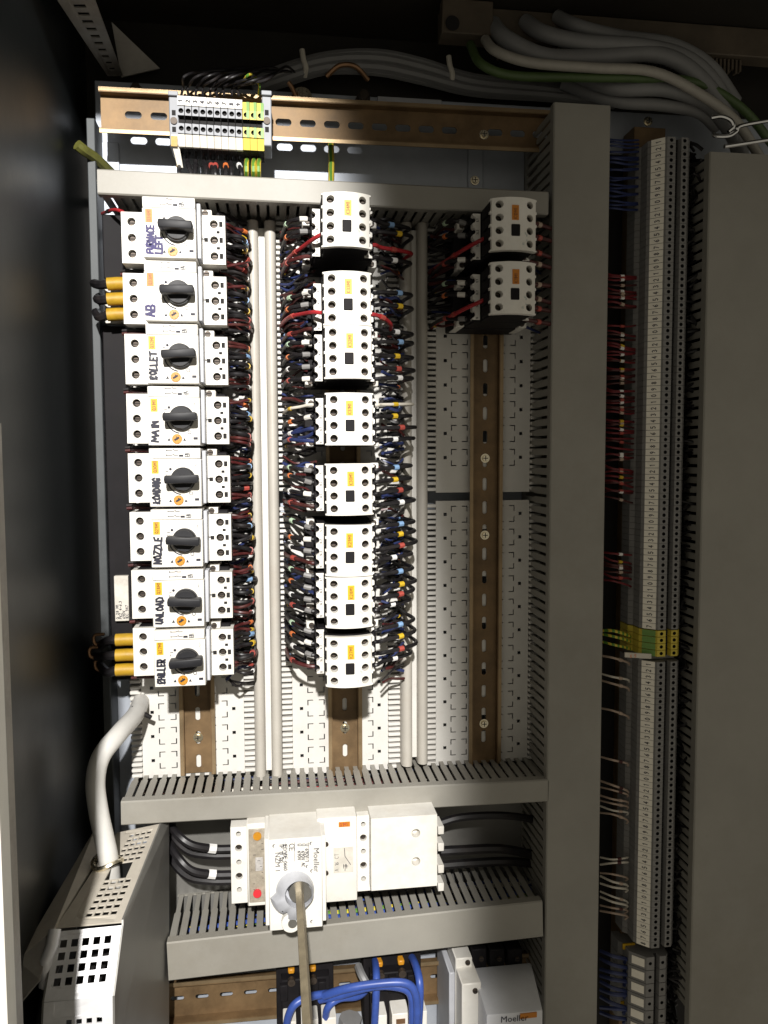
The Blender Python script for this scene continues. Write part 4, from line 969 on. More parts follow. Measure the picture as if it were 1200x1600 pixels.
# ------------------------------------------------------------------ main switch below
a=P(262,1270,-.02); b=P(862,1440,-.02)
tag(MB().box(a.x,b.x,b.y-.02,a.y+.03,-.0295,-.022).build('dark_sheet',MT['sheet']),'dark grey sheet over the zinc panel behind the main switch','plate')  # dark sheet laid over the zinc panel
def PX(px,py,h): return P(px,py,h)
sw=thing('main_switch',PX(530,1410,0),'white main switch with rotary drive, red test button and orange dial','switch')
def pbox(x0,y0,x1,y1,ref,h0,h1):           # pixel box at height h1, squared in plan
    A=P(x0,ref[1],h1); B=P(x1,ref[1],h1); T=P(ref[0],y0,h1); Bo=P(ref[0],y1,h1)
    return (A.x,B.x,Bo.y,T.y,h0,h1)
MB().box(*pbox(362,1290,685,1400,(520,1345),-.02,.040)).build('lower_body',MT['char'],sw,bevel=.001)
def tblock(x0,x1,y0,y1,h,hx,hys,nm):
    X0,X1_,Y0,Y1_,_,_=pbox(x0,y0,x1,y1,((x0+x1)/2,(y0+y1)/2),0,h); mb=MB()
    cs=[P((hx),yy_,h) for yy_ in hys]; cs.sort(key=lambda c:c.y)
    ye=[Y0]+[(u.y+v.y)/2 for u,v in zip(cs,cs[1:])]+[Y1_]; cx=cs[0].x
    for i,c in enumerate(cs): mb.holecell(X0,X1_,ye[i],ye[i+1],[(cx+ (c_[0]),c.y+c_[1]) for c_ in circ(0,0,.0025 if i%2==0 else .0034,12)],h,.008,bottom=False)
    for q in (((X0,Y0),(X0,Y1_)),((X0,Y1_),(X1_,Y1_)),((X1_,Y1_),(X1_,Y0)),((X1_,Y0),(X0,Y0))):
        (a0,b0),(a1,b1)=q; mb.quad((a0,b0,h),(a1,b1,h),(a1,b1,h-.04),(a0,b0,h-.04))
    ob=mb.build(nm,MT['white'],sw,angle=.5)
    for i,c in enumerate(cs):
        if i%2: inst(SCREW_SLOT,'screw',sw,(cx,c.y,h-.004))
    return ob
tblock(361,388,1292,1411,.070,374,(1303,1325,1347,1369,1390),'terminal_cover')
tblock(558,581,1274,1392,.074,568,(1288,1309,1330,1352,1373),'terminal_cover')
# trip unit with clear window
X0,X1_,Y0,Y1_,_,_=pbox(386,1287,417,1416,(400,1350),0,.078)
trip=MB().box(X0,X1_,Y0,Y1_,.03,.078).build('trip_unit',MT['white'],sw,bevel=.001)
ss=SC(400,1350,.078)
MB().box(X0+3*ss,X1_-2*ss,Y0+7*ss,Y1_-8*ss,.0775,.0790).build('clear_window',MT['clear'],trip,bevel=.0005)
c=P(402,1306,.079); MB().cyl((c.x,c.y),6.5*ss,.079,.0805,20).build('orange_dial',MT['dial'],trip)
c=P(402,1395,.079); MB().cyl((c.x,c.y),6.5*ss,.079,.0812,20).build('red_button',MT['redb'],trip)
c=P(405,1350,.079); MB().box(c.x-6*ss,c.x+6*ss,c.y-11*ss,c.y+11*ss,.0785,.0796).build('setting_window',MT['silver'],trip,bevel=.0003)
mb=MB()
for i in range(9):
    c=P(395+random.uniform(0,16),1318+i*9,.0797); seg(mb,c.x,c.y,c.x+random.uniform(2,5)*ss,c.y,.0004,.0798)
mb.build('print',MT['ink'],trip,smooth=False)
# right body half
X0,X1_,Y0,Y1_,_,_=pbox(496,1277,558,1409,(530,1340),0,.086)
body=MB().box(X0,X1_,Y0,Y1_,.03,.086).build('switch_body',MT['white'],sw,bevel=.0012,seg=2)
c=P(538,1288,.0862); nt=MB().box(c.x-9*ss,c.x+9*ss,c.y-4*ss,c.y+4*ss,.0858,.0864).build('name_tag',MT['orange'],body)
strokes(MB(),'Q1M1',c.x-7*ss,c.y-2.5*ss,(1,0),5*ss,.0866,.0004).build('lettering',MT['mred'],nt,smooth=False)
a=P(521,1325,.0862); b=P(552,1362,.0862); st=MB().box(a.x,b.x,b.y,a.y,.0858,.0864).build('symbol_sticker',MT['paper'],body)
mb=MB()
pt=lambda px,py:(P(px,py,.0866).x,P(px,py,.0866).y)
for (u1,v1,u2,v2) in ((538,1325,539,1338),(539,1338,548,1351),(537,1350,537,1357),(541,1350,542,1357),(536,1353,544,1353),(539,1361,540,1350)): seg(mb,*pt(u1,v1),*pt(u2,v2),.0005,.0867)
x_,y_=pt(529,1361); strokes(mb,'A 16 CT',x_,y_,(0,1),.0034,.0867,.0003)
tag(mb.build('print',MT['ink'],st,smooth=False),kind='stuff')
for py in (1319,1364):
    c=P(510,py,.0865); MB().cyl((c.x,c.y),3.4*ss,.086,.0875,14).build('cover_screw',MT['screw'],body)
# terminal shroud on the right
X0,X1_,Y0,Y1_,_,_=pbox(580,1276,683,1388,(630,1330),0,.092)
mb=MB(); hs=[P(650,1346,.092),P(650,1302,.092)]; ym=(hs[0].y+hs[1].y)/2; xa_=hs[0].x-.012; xb2=hs[0].x+.012
for (u,v,c) in ((Y0,ym,hs[0]),(ym,Y1_,hs[1])):
    mb.holecell(xa_,xb2,u,v,circ(hs[0].x,c.y,.0042,16),.092,.010,bottom=True)
    mb.quad((X0,u,.092),(xa_,u,.092),(xa_,v,.092),(X0,v,.092)); mb.quad((xb2,u,.092),(X1_,u,.092),(X1_,v,.092),(xb2,v,.092))
for q in (((X0,Y0),(X0,Y1_)),((X0,Y1_),(X1_,Y1_)),((X1_,Y1_),(X1_,Y0)),((X1_,Y0),(X0,Y0))):
    (a0,b0),(a1,b1)=q; mb.quad((a0,b0,.092),(a1,b1,.092),(a1,b1,.03),(a0,b0,.03))
mb.build('terminal_shroud',MT['white'],sw,angle=.5)
for py in (1292,1318,1352,1380):
    c=P(685,py,.06); MB().box(c.x-.002,c.x+.004,c.y-.004,c.y+.004,.045,.068).build('shroud_clip',MT['white'],sw,bevel=.0005)
# rotary drive housing
hd=.116
X0,X1_,Y0,Y1_,_,_=pbox(420,1310,504,1452,(462,1380),0,hd)
MB().box(X0-.0035,X1_+.0035,Y0+.003,Y1_-.001,.04,hd-.004).build('drive_flange',MT['white'],sw,bevel=.0006)
drv=MB().box(X0,X1_,Y0,Y1_,.045,hd).build('drive_housing',MT['white'],sw,bevel=.0008)
sd=SC(462,1380,hd)
mb=MB(); ht=hd+.0003
tx=lambda px,py:(P(px,py,ht).x,P(px,py,ht).y)
x_,y_=tx(490,1325); font_mesh(mb,'Moeller',x_,y_,(0,-1),.0072,ht)
x_,y_=tx(430,1332); font_mesh(mb,'NZM 1',x_,y_,(0,-1),.0062,ht)
for px,t in ((437,'TP 111 100'),(443,'IEC/VDE 0660'),(465,'Ui=690V'),(471,'Ue=690V AC'),(477,'U=690V-1')):
    x_,y_=tx(px,1319); strokes(mb,t,x_,y_,(0,-1),.0030,ht,.0005,adv=.72)
x_,y_=tx(452,1319); strokes(mb,'CE',x_,y_,(0,-1),.0046,ht,.0006)
for px in (446.5,460,482): seg(mb,*tx(px,1316),*tx(px,1346),.00025,ht)
for px,py in ((429,1322),(487,1318),(481,1354),(488,1361),(488,1440)):
    c=tx(px,py)
    for a_ in range(4):
        t0=1.2+a_*.8; t1=t0+.8; seg(mb,c[0]+2.6*sd*math.cos(t0),c[1]+2.6*sd*math.sin(t0),c[0]+2.6*sd*math.cos(t1),c[1]+2.6*sd*math.sin(t1),.0008 if a_ in (1,2) else .0004,ht)
mb.build('print',MT['ink'],drv,smooth=False)
mb=MB(); c=tx(464,1296); 
for u1,v1,u2,v2 in ((464,1308,463,1300),(463,1300,467,1296),(467,1296,475,1296)):
    A=P(u1,v1,.1);B=P(u2,v2,.1)
# drive bezel (flared cone), chrome coupling, indicator and shaft
cc=P(467,1386,hd)
mb=MB(); N=36
out=[]; 
for i in range(N):
    t=2*math.pi*i/N; rx,ry=30*sd,33*sd
    e=1.0
    ang=math.degrees(t)%360
    if 185<ang<235: e=1.32
    if 250<ang<290: e=1.45
    out.append((cc.x-6*sd+rx*e*math.cos(t),cc.y-6*sd+ry*e*math.sin(t)))
inn=[(cc.x+22*sd*math.cos(2*math.pi*i/N),cc.y+22*sd*math.sin(2*math.pi*i/N)) for i in range(N)]
mb.add([(x,y,hd+.0004) for x,y in out]+[(cc.x+(x-cc.x)*.8,cc.y+(y-cc.y)*.8,hd+.010) for x,y in out]+[(x,y,hd+.013) for x,y in inn]+[(x,y,hd+.003) for x,y in inn],
    [(r*N+i,r*N+(i+1)%N,(r+1)*N+(i+1)%N,(r+1)*N+i) for r in range(3) for i in range(N)]+[tuple(range(3*N,4*N))])
bz=mb.build('drive_bezel',MT['lgrey'],sw,angle=.9)
MB().cyl((cc.x+2*sd,cc.y+1*sd),20*sd,hd+.0035,hd+.010,28,18*sd).build('coupling',MT['chrome'],sw)
c=P(455,1443,hd+.008); MB().cyl((c.x,c.y),15*sd,hd+.001,hd+.0085,24).build('lock_boss',MT['white'],sw,bevel=.0005)
MB().cyl((c.x+2*sd,c.y+2*sd),7*sd,hd+.0087,hd+.0105,20).build('lock_ring',MT['chrome'],sw)
c=P(447,1420,hd+.009); MB().prism([(c.x-7*sd,c.y-3*sd),(c.x-2*sd,c.y-4*sd),(c.x+6*sd,c.y+6*sd),(c.x+3*sd,c.y+7*sd)],hd+.001,hd+.0105).build('lock_slot',MT['hole'],sw)
e0=P(468,1394,hd+.006); 
sh=thing('door_shaft',e0,'square brass coloured shaft sticking out of the main switch towards the viewer','shaft')
w_=5.6*sd
mb=MB(); ca=math.cos(.35); sa=math.sin(.35)
cor=[(w_*ca-w_*sa,w_*sa+w_*ca),(-w_*ca-w_*sa,-w_*sa+w_*ca),(-w_*ca+w_*sa,-w_*sa-w_*ca),(w_*ca+w_*sa,w_*sa-w_*ca)]
cor=[(x*.95,y*.95) for x,y in cor]
drop=-.006
mb.add([(e0.x+x,e0.y+y,hd+.004) for x,y in cor]+[(e0.x+x+.001,e0.y+y+drop,.46) for x,y in cor],[(0,1,2,3),(7,6,5,4)]+[(i,(i+1)%4,4+(i+1)%4,4+i) for i in range(4)])
mb.build('shaft_bar',MT['brass'],sh,bevel=.0004)
# its cables
for i,(py,dy) in enumerate(((1326,-36),(1366,-44))):
    wire('thick_cable',pxs((362,py,.045),(335,py,.045),(300,py-6,.05),(278,py+dy*.6,.045),(262,py+dy*1.2,.02)),.0040,MT['black'],f'thick black cable at the left of the main switch, {"upper" if i==0 else "lower"} one with a white tag',cat='cable',group='thick black cables of the main switch',markers=[(.22,.0075,MT['mwhite'],'marker')],mr=1.15)
    wire('thick_cable',pxs((362,py+9,.035),(330,py+9,.035),(296,py+3,.03),(272,py-20,.02),(266,py-45,.0)),.0048,MT['black'],f'thick black cable behind the tagged {"upper" if i==0 else "lower"} cable left of the main switch',cat='cable',group='thick black cables of the main switch',mr=1.15)
wire('thick_cable',pxs((684,1287,.03),(720,1277,.03),(780,1274,.025),(830,1280,.015),(860,1290,.0)),.0042,MT['black'],'upper thick black cable at the right of the main switch',cat='cable',group='thick black cables of the main switch')
wire('thick_cable',pxs((684,1330,.03),(720,1328,.03),(780,1326,.025),(830,1335,.01),(862,1345,.0)),.0050,MT['black'],'middle thick black cable at the right of the main switch',cat='cable',group='thick black cables of the main switch')
wire('thick_cable',pxs((684,1352,.02),(740,1348,.02),(800,1346,.015),(850,1352,.0)),.0048,MT['black'],'lowest thick black cable at the right of the main switch',cat='cable',group='thick black cables of the main switch')
# wires lying inside the two lower ducts
for i in range(10):
    y=1236-i*0.6; hh=random.uniform(-.02,.03)
    wire('duct_wire',pxs(*[(x,1262-(x-200)*.052+(hh-.065)*480+random.uniform(-5,5)+4,hh) for x in range(215,850,90)]),.0016,MT[['maroon','black','whitew','black','maroon','greycab','black','navy','red','black'][i]],f'{["dark red","black","white","black","dark red","grey","black","dark blue","red","black"][i]} wire lying inside the duct below the plates',group='wires inside the upper slotted duct',smooth=3,n=6)
for i in range(10):
    hh=random.uniform(-.015,.035)
    wire('duct_wire',pxs(*[(x,1478-(x-280)*.115+2+(hh-.065)*520+random.uniform(-7,7),hh) for x in range(290,850,90)]),.0022,MT[['bluew','bluew','black','bluew','whitew','black','navy','bluew','black','earth'][i]],f'{["blue","blue","black","blue","white","black","dark blue","blue","black","green yellow"][i]} wire lying inside the deep duct below the main switch',group='wires inside the deep slotted duct',smooth=3,n=6)

# ------------------------------------------------------------------ perforated metal box and pale cable at the lower left
A=P(183,1302,.06); B=P(250,1288,.06); Cc=P(190,1441,.20); D=P(88,1450,.20)      # top face corners: rear-left, rear-right, front-right, front-left
box=thing('perforated_cover',P(150,1600,.1),'perforated sheet metal cover with a bright square holed front at the lower left','cover')
def patch(mb,c,u0,u1,v0,v1,hole=None,n=8):
    """sub-rectangle of the bilinear patch c (p00,p10,p11,p01) with optional square hole given in the same parameters"""
    f=lambda u,v:(c[0]*(1-u)*(1-v)+c[1]*u*(1-v)+c[2]*u*v+c[3]*(1-u)*v)
    if hole is None: mb.quad(f(u0,v0),f(u1,v0),f(u1,v1),f(u0,v1)); return
    m=MB(); m.holecell(u0,u1,v0,v1,hole,0)
    for fc in m.f: mb.quad(*[f(m.v[i].x,m.v[i].z) for i in fc])
def perforated(name,c,grid,parent,mat,th=.0012,skip=lambda i,j:False,mu=.1,mv=.1,hu=.55,hv=.55,mv1=None,mu1=None):
    nu,nv=grid; mb=MB(); mv1=mv if mv1 is None else mv1; mu1=mu if mu1 is None else mu1
    us=[mu+(1-mu-mu1)*i/nu for i in range(nu+1)]; vs_=[mv+(1-mv-mv1)*j/nv for j in range(nv+1)]
    patch(mb,c,0,mu,0,1); patch(mb,c,1-mu1,1,0,1); patch(mb,c,mu,1-mu1,0,mv); patch(mb,c,mu,1-mu1,1-mv1,1)
    for i in range(nu):
        for j in range(nv):
            if skip(i,j)=='solid': patch(mb,c,us[i],us[i+1],vs_[j],vs_[j+1]); continue
            if skip(i,j): continue
            cu,cv=(us[i]+us[i+1])/2,(vs_[j]+vs_[j+1])/2; du,dv=(us[1]-us[0])*hu/2,(vs_[1]-vs_[0])*hv/2
            patch(mb,c,us[i],us[i+1],vs_[j],vs_[j+1],[(cu+du,cv-dv*.4),(cu+du,cv+dv*.4),(cu+du*.99,cv+dv),(cu,cv+dv),(cu-du*.99,cv+dv),(cu-du,cv),(cu-du*.99,cv-dv),(cu+du*.99,cv-dv)])
    o=mb.build(name,mat,parent,smooth=False)
    md=o.modifiers.new('thickness','SOLIDIFY'); md.thickness=th; md.offset=0
    return o
# top: slotted rear, opening for the cable, slotted front
top=[A,B,Cc,D]
perforated('slotted_top',top,(5,15),box,MT['beige'],mu=.22,mu1=.12,mv=.05,mv1=.06,hu=.74,hv=.62,skip=lambda i,j:(True if (j in (6,7,8) and 0<i<4) else ('solid' if (j in (6,7,8) or i==0) else False)))
# front, tilted up
F0=P(88,1456,.202); F1=P(190,1446,.202); F2=P(176,1556,.232); F3=P(69,1566,.232)
perforated('square_holed_front',[F3,F2,F1,F0],(5,4),box,MT['steel'],mu=.06,mu1=.10,mv=.17,mv1=.10,hu=.62,hv=.62)
G2=P(178,1640,.232); G3=P(66,1650,.232); G2.z=G3.z=.234
perforated('lower_front',[G3,G2,F2,F3],(5,3),box,MT['steel'],mu=.15,mu1=.12,mv=.1,mv1=.30,hu=.55,hv=.5,skip=lambda i,j:'solid' if i in (0,) else False)
# side panel
S0=P(262,1287,.045); S1=P(262,1640,.045); 
mb=MB(); pts=[S0,B+Vector((0,.002,0)),Cc+Vector((0,.002,0)),F1,F2,G2,S1]
dx=Vector((.0014,0,0)); n=len(pts); mb.add([tuple(p) for p in pts]+[tuple(p+dx) for p in pts],[tuple(range(n)),tuple(range(2*n-1,n-1,-1))]+[(i,(i+1)%n,n+(i+1)%n,n+i) for i in range(n)])
mb.build('side_panel',MT['sheet'],box,smooth=False)
mb=MB(); pl_=[F0,F3,G3,P(40,1640,.10),A]; dx=Vector((-.0014,0,0)); n=len(pl_)
mb.add([tuple(p) for p in pl_]+[tuple(p+dx) for p in pl_],[tuple(range(n)),tuple(range(2*n-1,n-1,-1))]+[(i,(i+1)%n,n+(i+1)%n,n+i) for i in range(n)]); mb.build('far_side_panel',MT['sheet'],box,smooth=False)
# black sheet inside stands in for shade, so the holes read as holes
mb=MB(); e=Vector((0,-.045,0)); mb.quad(A+e,B+e,Cc+e,D+e); mb.quad(D+e,Cc+e,G2+Vector((0,0,-.05)),G3+Vector((0,0,-.05))); mb.build('inner_shade_sheet',MT['hole'],box,smooth=False)
# beige channel along the wall
a0=P(150,1292,.05); a1=P(178,1300,.05); a2=P(84,1452,.205); a3=P(28,1500,.215)
o=thing('wall_channel',P(60,1600,.1),'beige folded metal channel running along the dark left wall','channel')
mb=MB(); th=Vector((0,-.002,0)); q=[a0,a1,a2,a3]; mb.hexa([tuple(p+th) for p in q]+[tuple(p) for p in q]); mb.build('channel_flange',MT['beige'],o)
b2=P(62,1530,.225); b3=P(20,1580,.225); mb=MB(); q=[a3,a2,b2,b3]; mb.hexa([tuple(p+Vector((0,-.002,-.001))) for p in q]+[tuple(p+Vector((0,0,.0004))) for p in q]); mb.build('channel_lip',MT['frame'],o)
c=P(78,1478,.215); MB().tube(pxs((86,1452,.208),(82,1476,.214),(72,1500,.216),(70,1540,.216)),.0045,10).build('edge_hinge',MT['steel'],o)
# pale cable
cab=wire('pale_cable',pxs((222,1090,-.01),(212,1116,.03),(186,1146,.07),(158,1182,.09),(149,1222,.10),(154,1268,.108),(163,1310,.112),(170,1345,.115),(174,1385,.112)),.0084,MT['palecab'],'thick pale grey cable bending down into the perforated cover','cable',smooth=8,n=20)
c=P(168,1346,.1155); r=.0118
ring=[c+Vector((r*math.cos(t),.002*math.sin(t*2),r*.9*math.sin(t))) for t in [2*math.pi*i/24 for i in range(25)]]
MB().tube(ring,.0022,8).build('clamp_ring',MT['zscrew'],cab)
wire('wire',pxs((205,1106,.03),(216,1110,.03),(226,1116,.028),(236,1121,.026)),.0022,MT['black'],'short black wire end beside the top of the pale cable')

# ------------------------------------------------------------------ front post and door edge at the far left
def slotted_post():
    h=.355
    x0=P(-22,1200,h).x; x1=P(10,1200,h).x
    o=thing('frame_post',(x0,YB,h),'worn slotted steel post at the lower left edge','post')
    mb=MB(); y=YB; yt_=P(5,600,h).y; p=.021; i=0
    while y+p<yt_:
        c=((x0+x1)/2+.002,y+p/2)
        mb.holecell(x0,x1,y,y+p,obround(*c,.0036,.011 if i%2 else .0046,12),h,.003); y+=p; i+=1
    mb.quad((x1,YB,h),(x1,y,h),(x1,y,h-.012),(x1,YB,h-.012))
    mb.build('post_face',MT['frame'],o,smooth=False)
slotted_post()
x1=P(-4,1200,.40).x
tag(MB().box(x1-.06,x1-.0001,YB,P(5,640,.40).y,.385,.40).build('door_edge',MT['doorw'],bevel=.001,loc=(x1-.03,YB,.39)),'white painted door edge at the far lower left','door')

# ------------------------------------------------------------------ top of the cabinet: depth rail, gusset, entry strip, cables
o=thing('frame_rail',P(180,110,-.05),'dim square holed frame rail running to the back at the upper left','rail')
c0=P(168,118,-.05); c1=P(192,118,-.05); c2=P(138,-30,.10); c3=P(70,-30,.10)
perforated('holed_face',[c0,c1,c2,c3],(1,12),o,MT['frame'],mu=.3,mu1=.28,mv=.05,mv1=.03,hu=.8,hv=.42)
g=[P(175,36,-.04),P(250,108,-.06),P(190,122,-.06)]
mb=MB(); mb.add([tuple(p) for p in g]+[tuple(p+Vector((0,0,.002))) for p in g],[(0,1,2),(5,4,3),(0,3,4,1),(1,4,5,2),(2,5,3,0)]); tag(mb.build('corner_gusset',MT['frame'],smooth=False,loc=P(190,122,-.06)),'dim triangular steel gusset in the upper left corner','gusset')
a=P(190,115,-.031); b=P(262,150,-.031)
# earth bolts on the panel's upper edge
for i,(px,py) in enumerate(((472,150),(568,153),(214,143),(1012,190))[:3]):
    q=P(px,py,-.02); o=thing('earth_bolt',(q.x,q.y,-.03),['brass washered bolt above the top rail beside a lug','small bolt on the panel edge by the grey plate','dark round bolt on the panel edge at the upper left'][i],'bolt')
    MB().cyl((q.x,q.y),.011 if i==0 else .008,-.0298,-.022,24,.010 if i==0 else .007).build('washer',MT['zscrew' if i==0 else 'screw'],o); MB().cyl((q.x,q.y),.0055,-.0218,-.012,6).build('nut',MT['zscrew' if i==0 else 'screw'],o,bevel=.0004)
    if i==0: MB().tube(spline(pxs((450,128,-.01),(456,136,-.012),(462,150,-.014)),4),.0022,8).build('lug',MT['copper'],o)
a=P(590,150,-.026); b=P(690,176,-.026); tag(MB().box(a.x,b.x,b.y,a.y,-.0298,-.026).build('name_plate',MT['lgrey'],bevel=.0004,loc=P(640,176,-.03)),'dim grey name plate half hidden behind the top rail','plate')
# grey cable bundle over the rail
for i in range(5):
    d=i*7; z=-.045+.006*(i%2)
    wire('grey_cable',pxs((395,128+d*.6,z),(440,108+d*.8,z),(510,88+d*.8,z),(590,84+d,z),(660,98+d,z),(740,122+d*.8,z),(860,136+d*.6,z),(960,150+d*.5,z)),.0048,MT['greycab'],f'dim grey cable arching over the top rail, {["topmost","second","third","fourth","lowest"][i]} of the bundle','cable','grey cables over the top rail',smooth=5)
for i,(px,py) in enumerate(((474,92),(703,102))):
    wire('cable_tie',pxs((px-2,py-14,-.035),(px,py,-.034),(px+4,py+14,-.034),(px+2,py+28,-.04)),.0028,MT['whitew'],f'pale cable tie end on the grey bundle, {"left" if i==0 else "right"} one','cable tie','cable ties on the bundle')
wire('wire',pxs((510,120,-.04),(530,103,-.035),(555,104,-.035),(575,125,-.045)),.0026,MT['copper'],'short brownish cable loop in the dark above the top rail')
# cable entry strip with brush
o=thing('cable_entry',P(700,50,-.05),'brown cable entry strip along the dark roof edge','entry strip')
a=P(690,28,.0); b=P(1250,66,.0)
mb=MB(); mb.box(a.x,.62,YT-.030,YT-.0005,-.02,.0); mb.build('strip_body',MT['entry'],o,bevel=.001)
MB().box(a.x-.002,a.x+.05,YT-.034,YT-.001,.0005,.012).build('end_plate',MT['entry'],o,bevel=.001)
c=P(707,36,.013); MB().cyl((c.x,c.y),.007,.0122,.0135,20).build('hole_plug',MT['hole'],o)
mb=MB()
for i in range(60):
    x=a.x+.06+i*.0045; mb.box(x,x+.0022,YT-.040-random.uniform(0,.006),YT-.031,-.012,-.006)
tag(mb.build('brush',MT['entry'],o,smooth=False),kind='stuff')
data=[('greycab',.0080,((770,38,.0),(790,60,.02),(850,88,.03),(930,90,.03),(1020,84,.03),(1080,110,.03),(1130,170,.02),(1160,250,.0))),
 ('greycab',.0076,((820,34,.0),(850,52,.02),(910,66,.03),(1000,72,.03),(1070,90,.025),(1115,130,.02),(1150,200,.0))),
 ('tanw2',.0048,((758,62,.01),(775,80,.03),(830,98,.04),(930,106,.045),(1020,112,.045),(1090,145,.045),(1150,190,.04),(1190,250,.02))),
 ('greencab',.0044,((735,70,.0),(752,100,.025),(800,118,.03),(900,121,.035),(1000,122,.035),(1090,130,.03),(1160,170,.025),(1210,230,.01))),
 ('greycab',.0070,((900,120,-.01),(960,138,.02),(1040,140,.03),(1100,160,.03),(1130,190,.02),(1160,240,.0))),
 ('greycab',.0060,((880,132,-.02),(960,158,.01),(1030,164,.02),(1090,175,.02),(1120,200,.01))),
 ('greycab',.0066,((870,26,.0),(905,42,.02),(970,58,.02),(1050,70,.02),(1110,104,.01),(1150,160,.0)))]
ds=['thick grey cable, lowest of the big curve at the upper right','thick grey cable, middle of the big curve at the upper right','slim pale cable in front of the upper right cables','dark green cable beneath the pale one at the upper right','grey cable passing under the pale one near the far duct','slimmest grey cable just above the upright terminal strip','grey cable, topmost of the curve under the entry strip']
for (m,r,p),dsc in zip(data,ds): wire('supply_cable',pxs(*p),r,MT[m],dsc,'cable','supply cables at the upper right',smooth=6,n=14)
# bent wire hook
hw=wire('wire_hook',pxs((1230,184,.07),(1160,196,.075),(1150,205,.075),(1138,212,.075),(1118,212,.07),(1114,208,.068)),.0020,MT['chrome'],'bright bent steel wire hook over the far right duct','hook',smooth=6)
MB().tube(spline(pxs((1112,184,.07),(1128,182,.074),(1142,188,.076),(1146,198,.076),(1138,206,.075)),6),.0020,8).build('hook_loop',MT['chrome'],hw)
MB().tube(spline(pxs((1132,229,.072),(1165,224,.072),(1230,214,.07)),4),.0020,8).build('lower_arm',MT['chrome'],hw)

# ------------------------------------------------------------------ devices along the bottom edge
a=P(258,1556,.0); b=P(860,1512,.0)
hB=-.004
brail=thing('din_rail',P(262,1590,hB),'brown rail along the bottom edge behind the blue wired devices','rail')
q0=P(262,1560,hB); q1=P(870,1508,hB); L=q1.x-q0.x; sl2=(q1.y-q0.y)/L
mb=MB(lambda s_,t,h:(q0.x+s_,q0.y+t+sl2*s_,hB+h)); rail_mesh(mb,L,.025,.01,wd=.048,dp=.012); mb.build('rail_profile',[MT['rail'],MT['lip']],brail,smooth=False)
MB(lambda s_,t,h:(q0.x+s_,q0.y+t+sl2*s_,hB+h)).box(0,L,-.060,-.028,-.024,-.004).build('lower_plate',MT['zinc'],brail)
def small_contactor(px,py,label,side):
    h=.055; c=P(px,py,h); s_=SC(px,py,h)
    o=thing('small_contactor',(c.x,c.y-.05,0),label,'contactor','small contactors along the bottom edge')
    MB().box(c.x-46*s_,c.x+46*s_,c.y-70*s_,c.y+46*s_,.004,.034).build('base',MT['char'],o,bevel=.001)
    MB().box(c.x-38*s_,c.x+38*s_,c.y-70*s_,c.y+30*s_,.0343,h-.008).build('body',MT['char'],o,bevel=.001)
    for dx,w0 in ((-36,20),(-8,26),(24,22)):
        bl=MB().box(c.x+dx*s_,c.x+(dx+w0)*s_,c.y-80*s_,c.y-16*s_,.03,h+.012).build('front_block',MT['white'],o,bevel=.0008)
        if w0==26: MB().box(c.x+(dx+6)*s_,c.x+(dx+20)*s_,c.y-32*s_,c.y-24*s_,h+.011,h+.0125).build('window',MT['copper'],bl)
    for dx in (-22,12):
        w=MB().cyl((c.x+dx*s_,c.y+30*s_),6*s_,h-.008,h-.003,14).build('screw',MT['screw'],o)
        MB().box(c.x+(dx-5)*s_,c.x+(dx+5)*s_,c.y+36*s_,c.y+44*s_,.0345,.044).build('wire_tag',MT['dial'],o,bevel=.001)
    for dx in (-34,-4,26): MB().box(c.x+(dx-6)*s_,c.x+(dx+6)*s_,c.y+2*s_,c.y+28*s_,h-.0078,h-.002).build('terminal_slot',MT['char'],o,bevel=.0006)
    return c,s_
small_contactor(478,1566,'small black contactor with white front blocks behind the brass shaft','l')
small_contactor(618,1556,'small black contactor with white front blocks and two blue wires looping over it','r')
BL='blue wires of the small contactors'
wire('blue_wire',pxs((506,1556,.07),(540,1545,.08),(590,1537,.085),(632,1536,.088),(648,1550,.088),(652,1580,.085),(650,1610,.08)),.0038,MT['bluew'],'long blue wire arching from behind the shaft to the right small contactor',group=BL,n=14)
wire('blue_wire',pxs((446,1620,.07),(450,1590,.075),(462,1568,.075),(490,1556,.07),(540,1550,.06),(560,1545,.05)),.0037,MT['bluew'],'blue wire curving down at the left of the brass shaft',group=BL,n=14)
wire('blue_wire',pxs((640,1490,.02),(648,1505,.05),(655,1530,.07),(656,1560,.075),(654,1600,.075)),.0038,MT['bluew'],'blue wire dropping straight down at the right of the right small contactor',group=BL,n=14)
wire('blue_wire',pxs((586,1498,.03),(588,1520,.06),(588,1545,.07),(586,1590,.07),(584,1620,.065)),.0037,MT['bluew'],'blue wire dropping down at the left of the right small contactor',group=BL,n=14)
wire('blue_wire',pxs((500,1562,.06),(530,1556,.072),(575,1543,.08),(612,1541,.083),(640,1552,.084),(644,1590,.08),(642,1620,.075)),.0036,MT['bluew'],'blue wire running just under the long arching one',group=BL,n=12)
wire('blue_wire',pxs((508,1600,.06),(512,1575,.068),(530,1560,.066),(560,1556,.055),(578,1540,.04)),.0036,MT['bluew'],'short blue wire curling up right of the brass shaft',group=BL,n=12)
wire('cable_sleeve',pxs((548,1590,.03),(546,1610,.03),(545,1650,.03)),.012,MT['greycab'],'thick grey cable end between the two small contactors','cable')
wire('grey_wire',pxs((560,1510,.03),(566,1525,.045),(575,1540,.05),(584,1546,.05)),.0042,MT['greycab'],'short grey wire between the two small contactors')
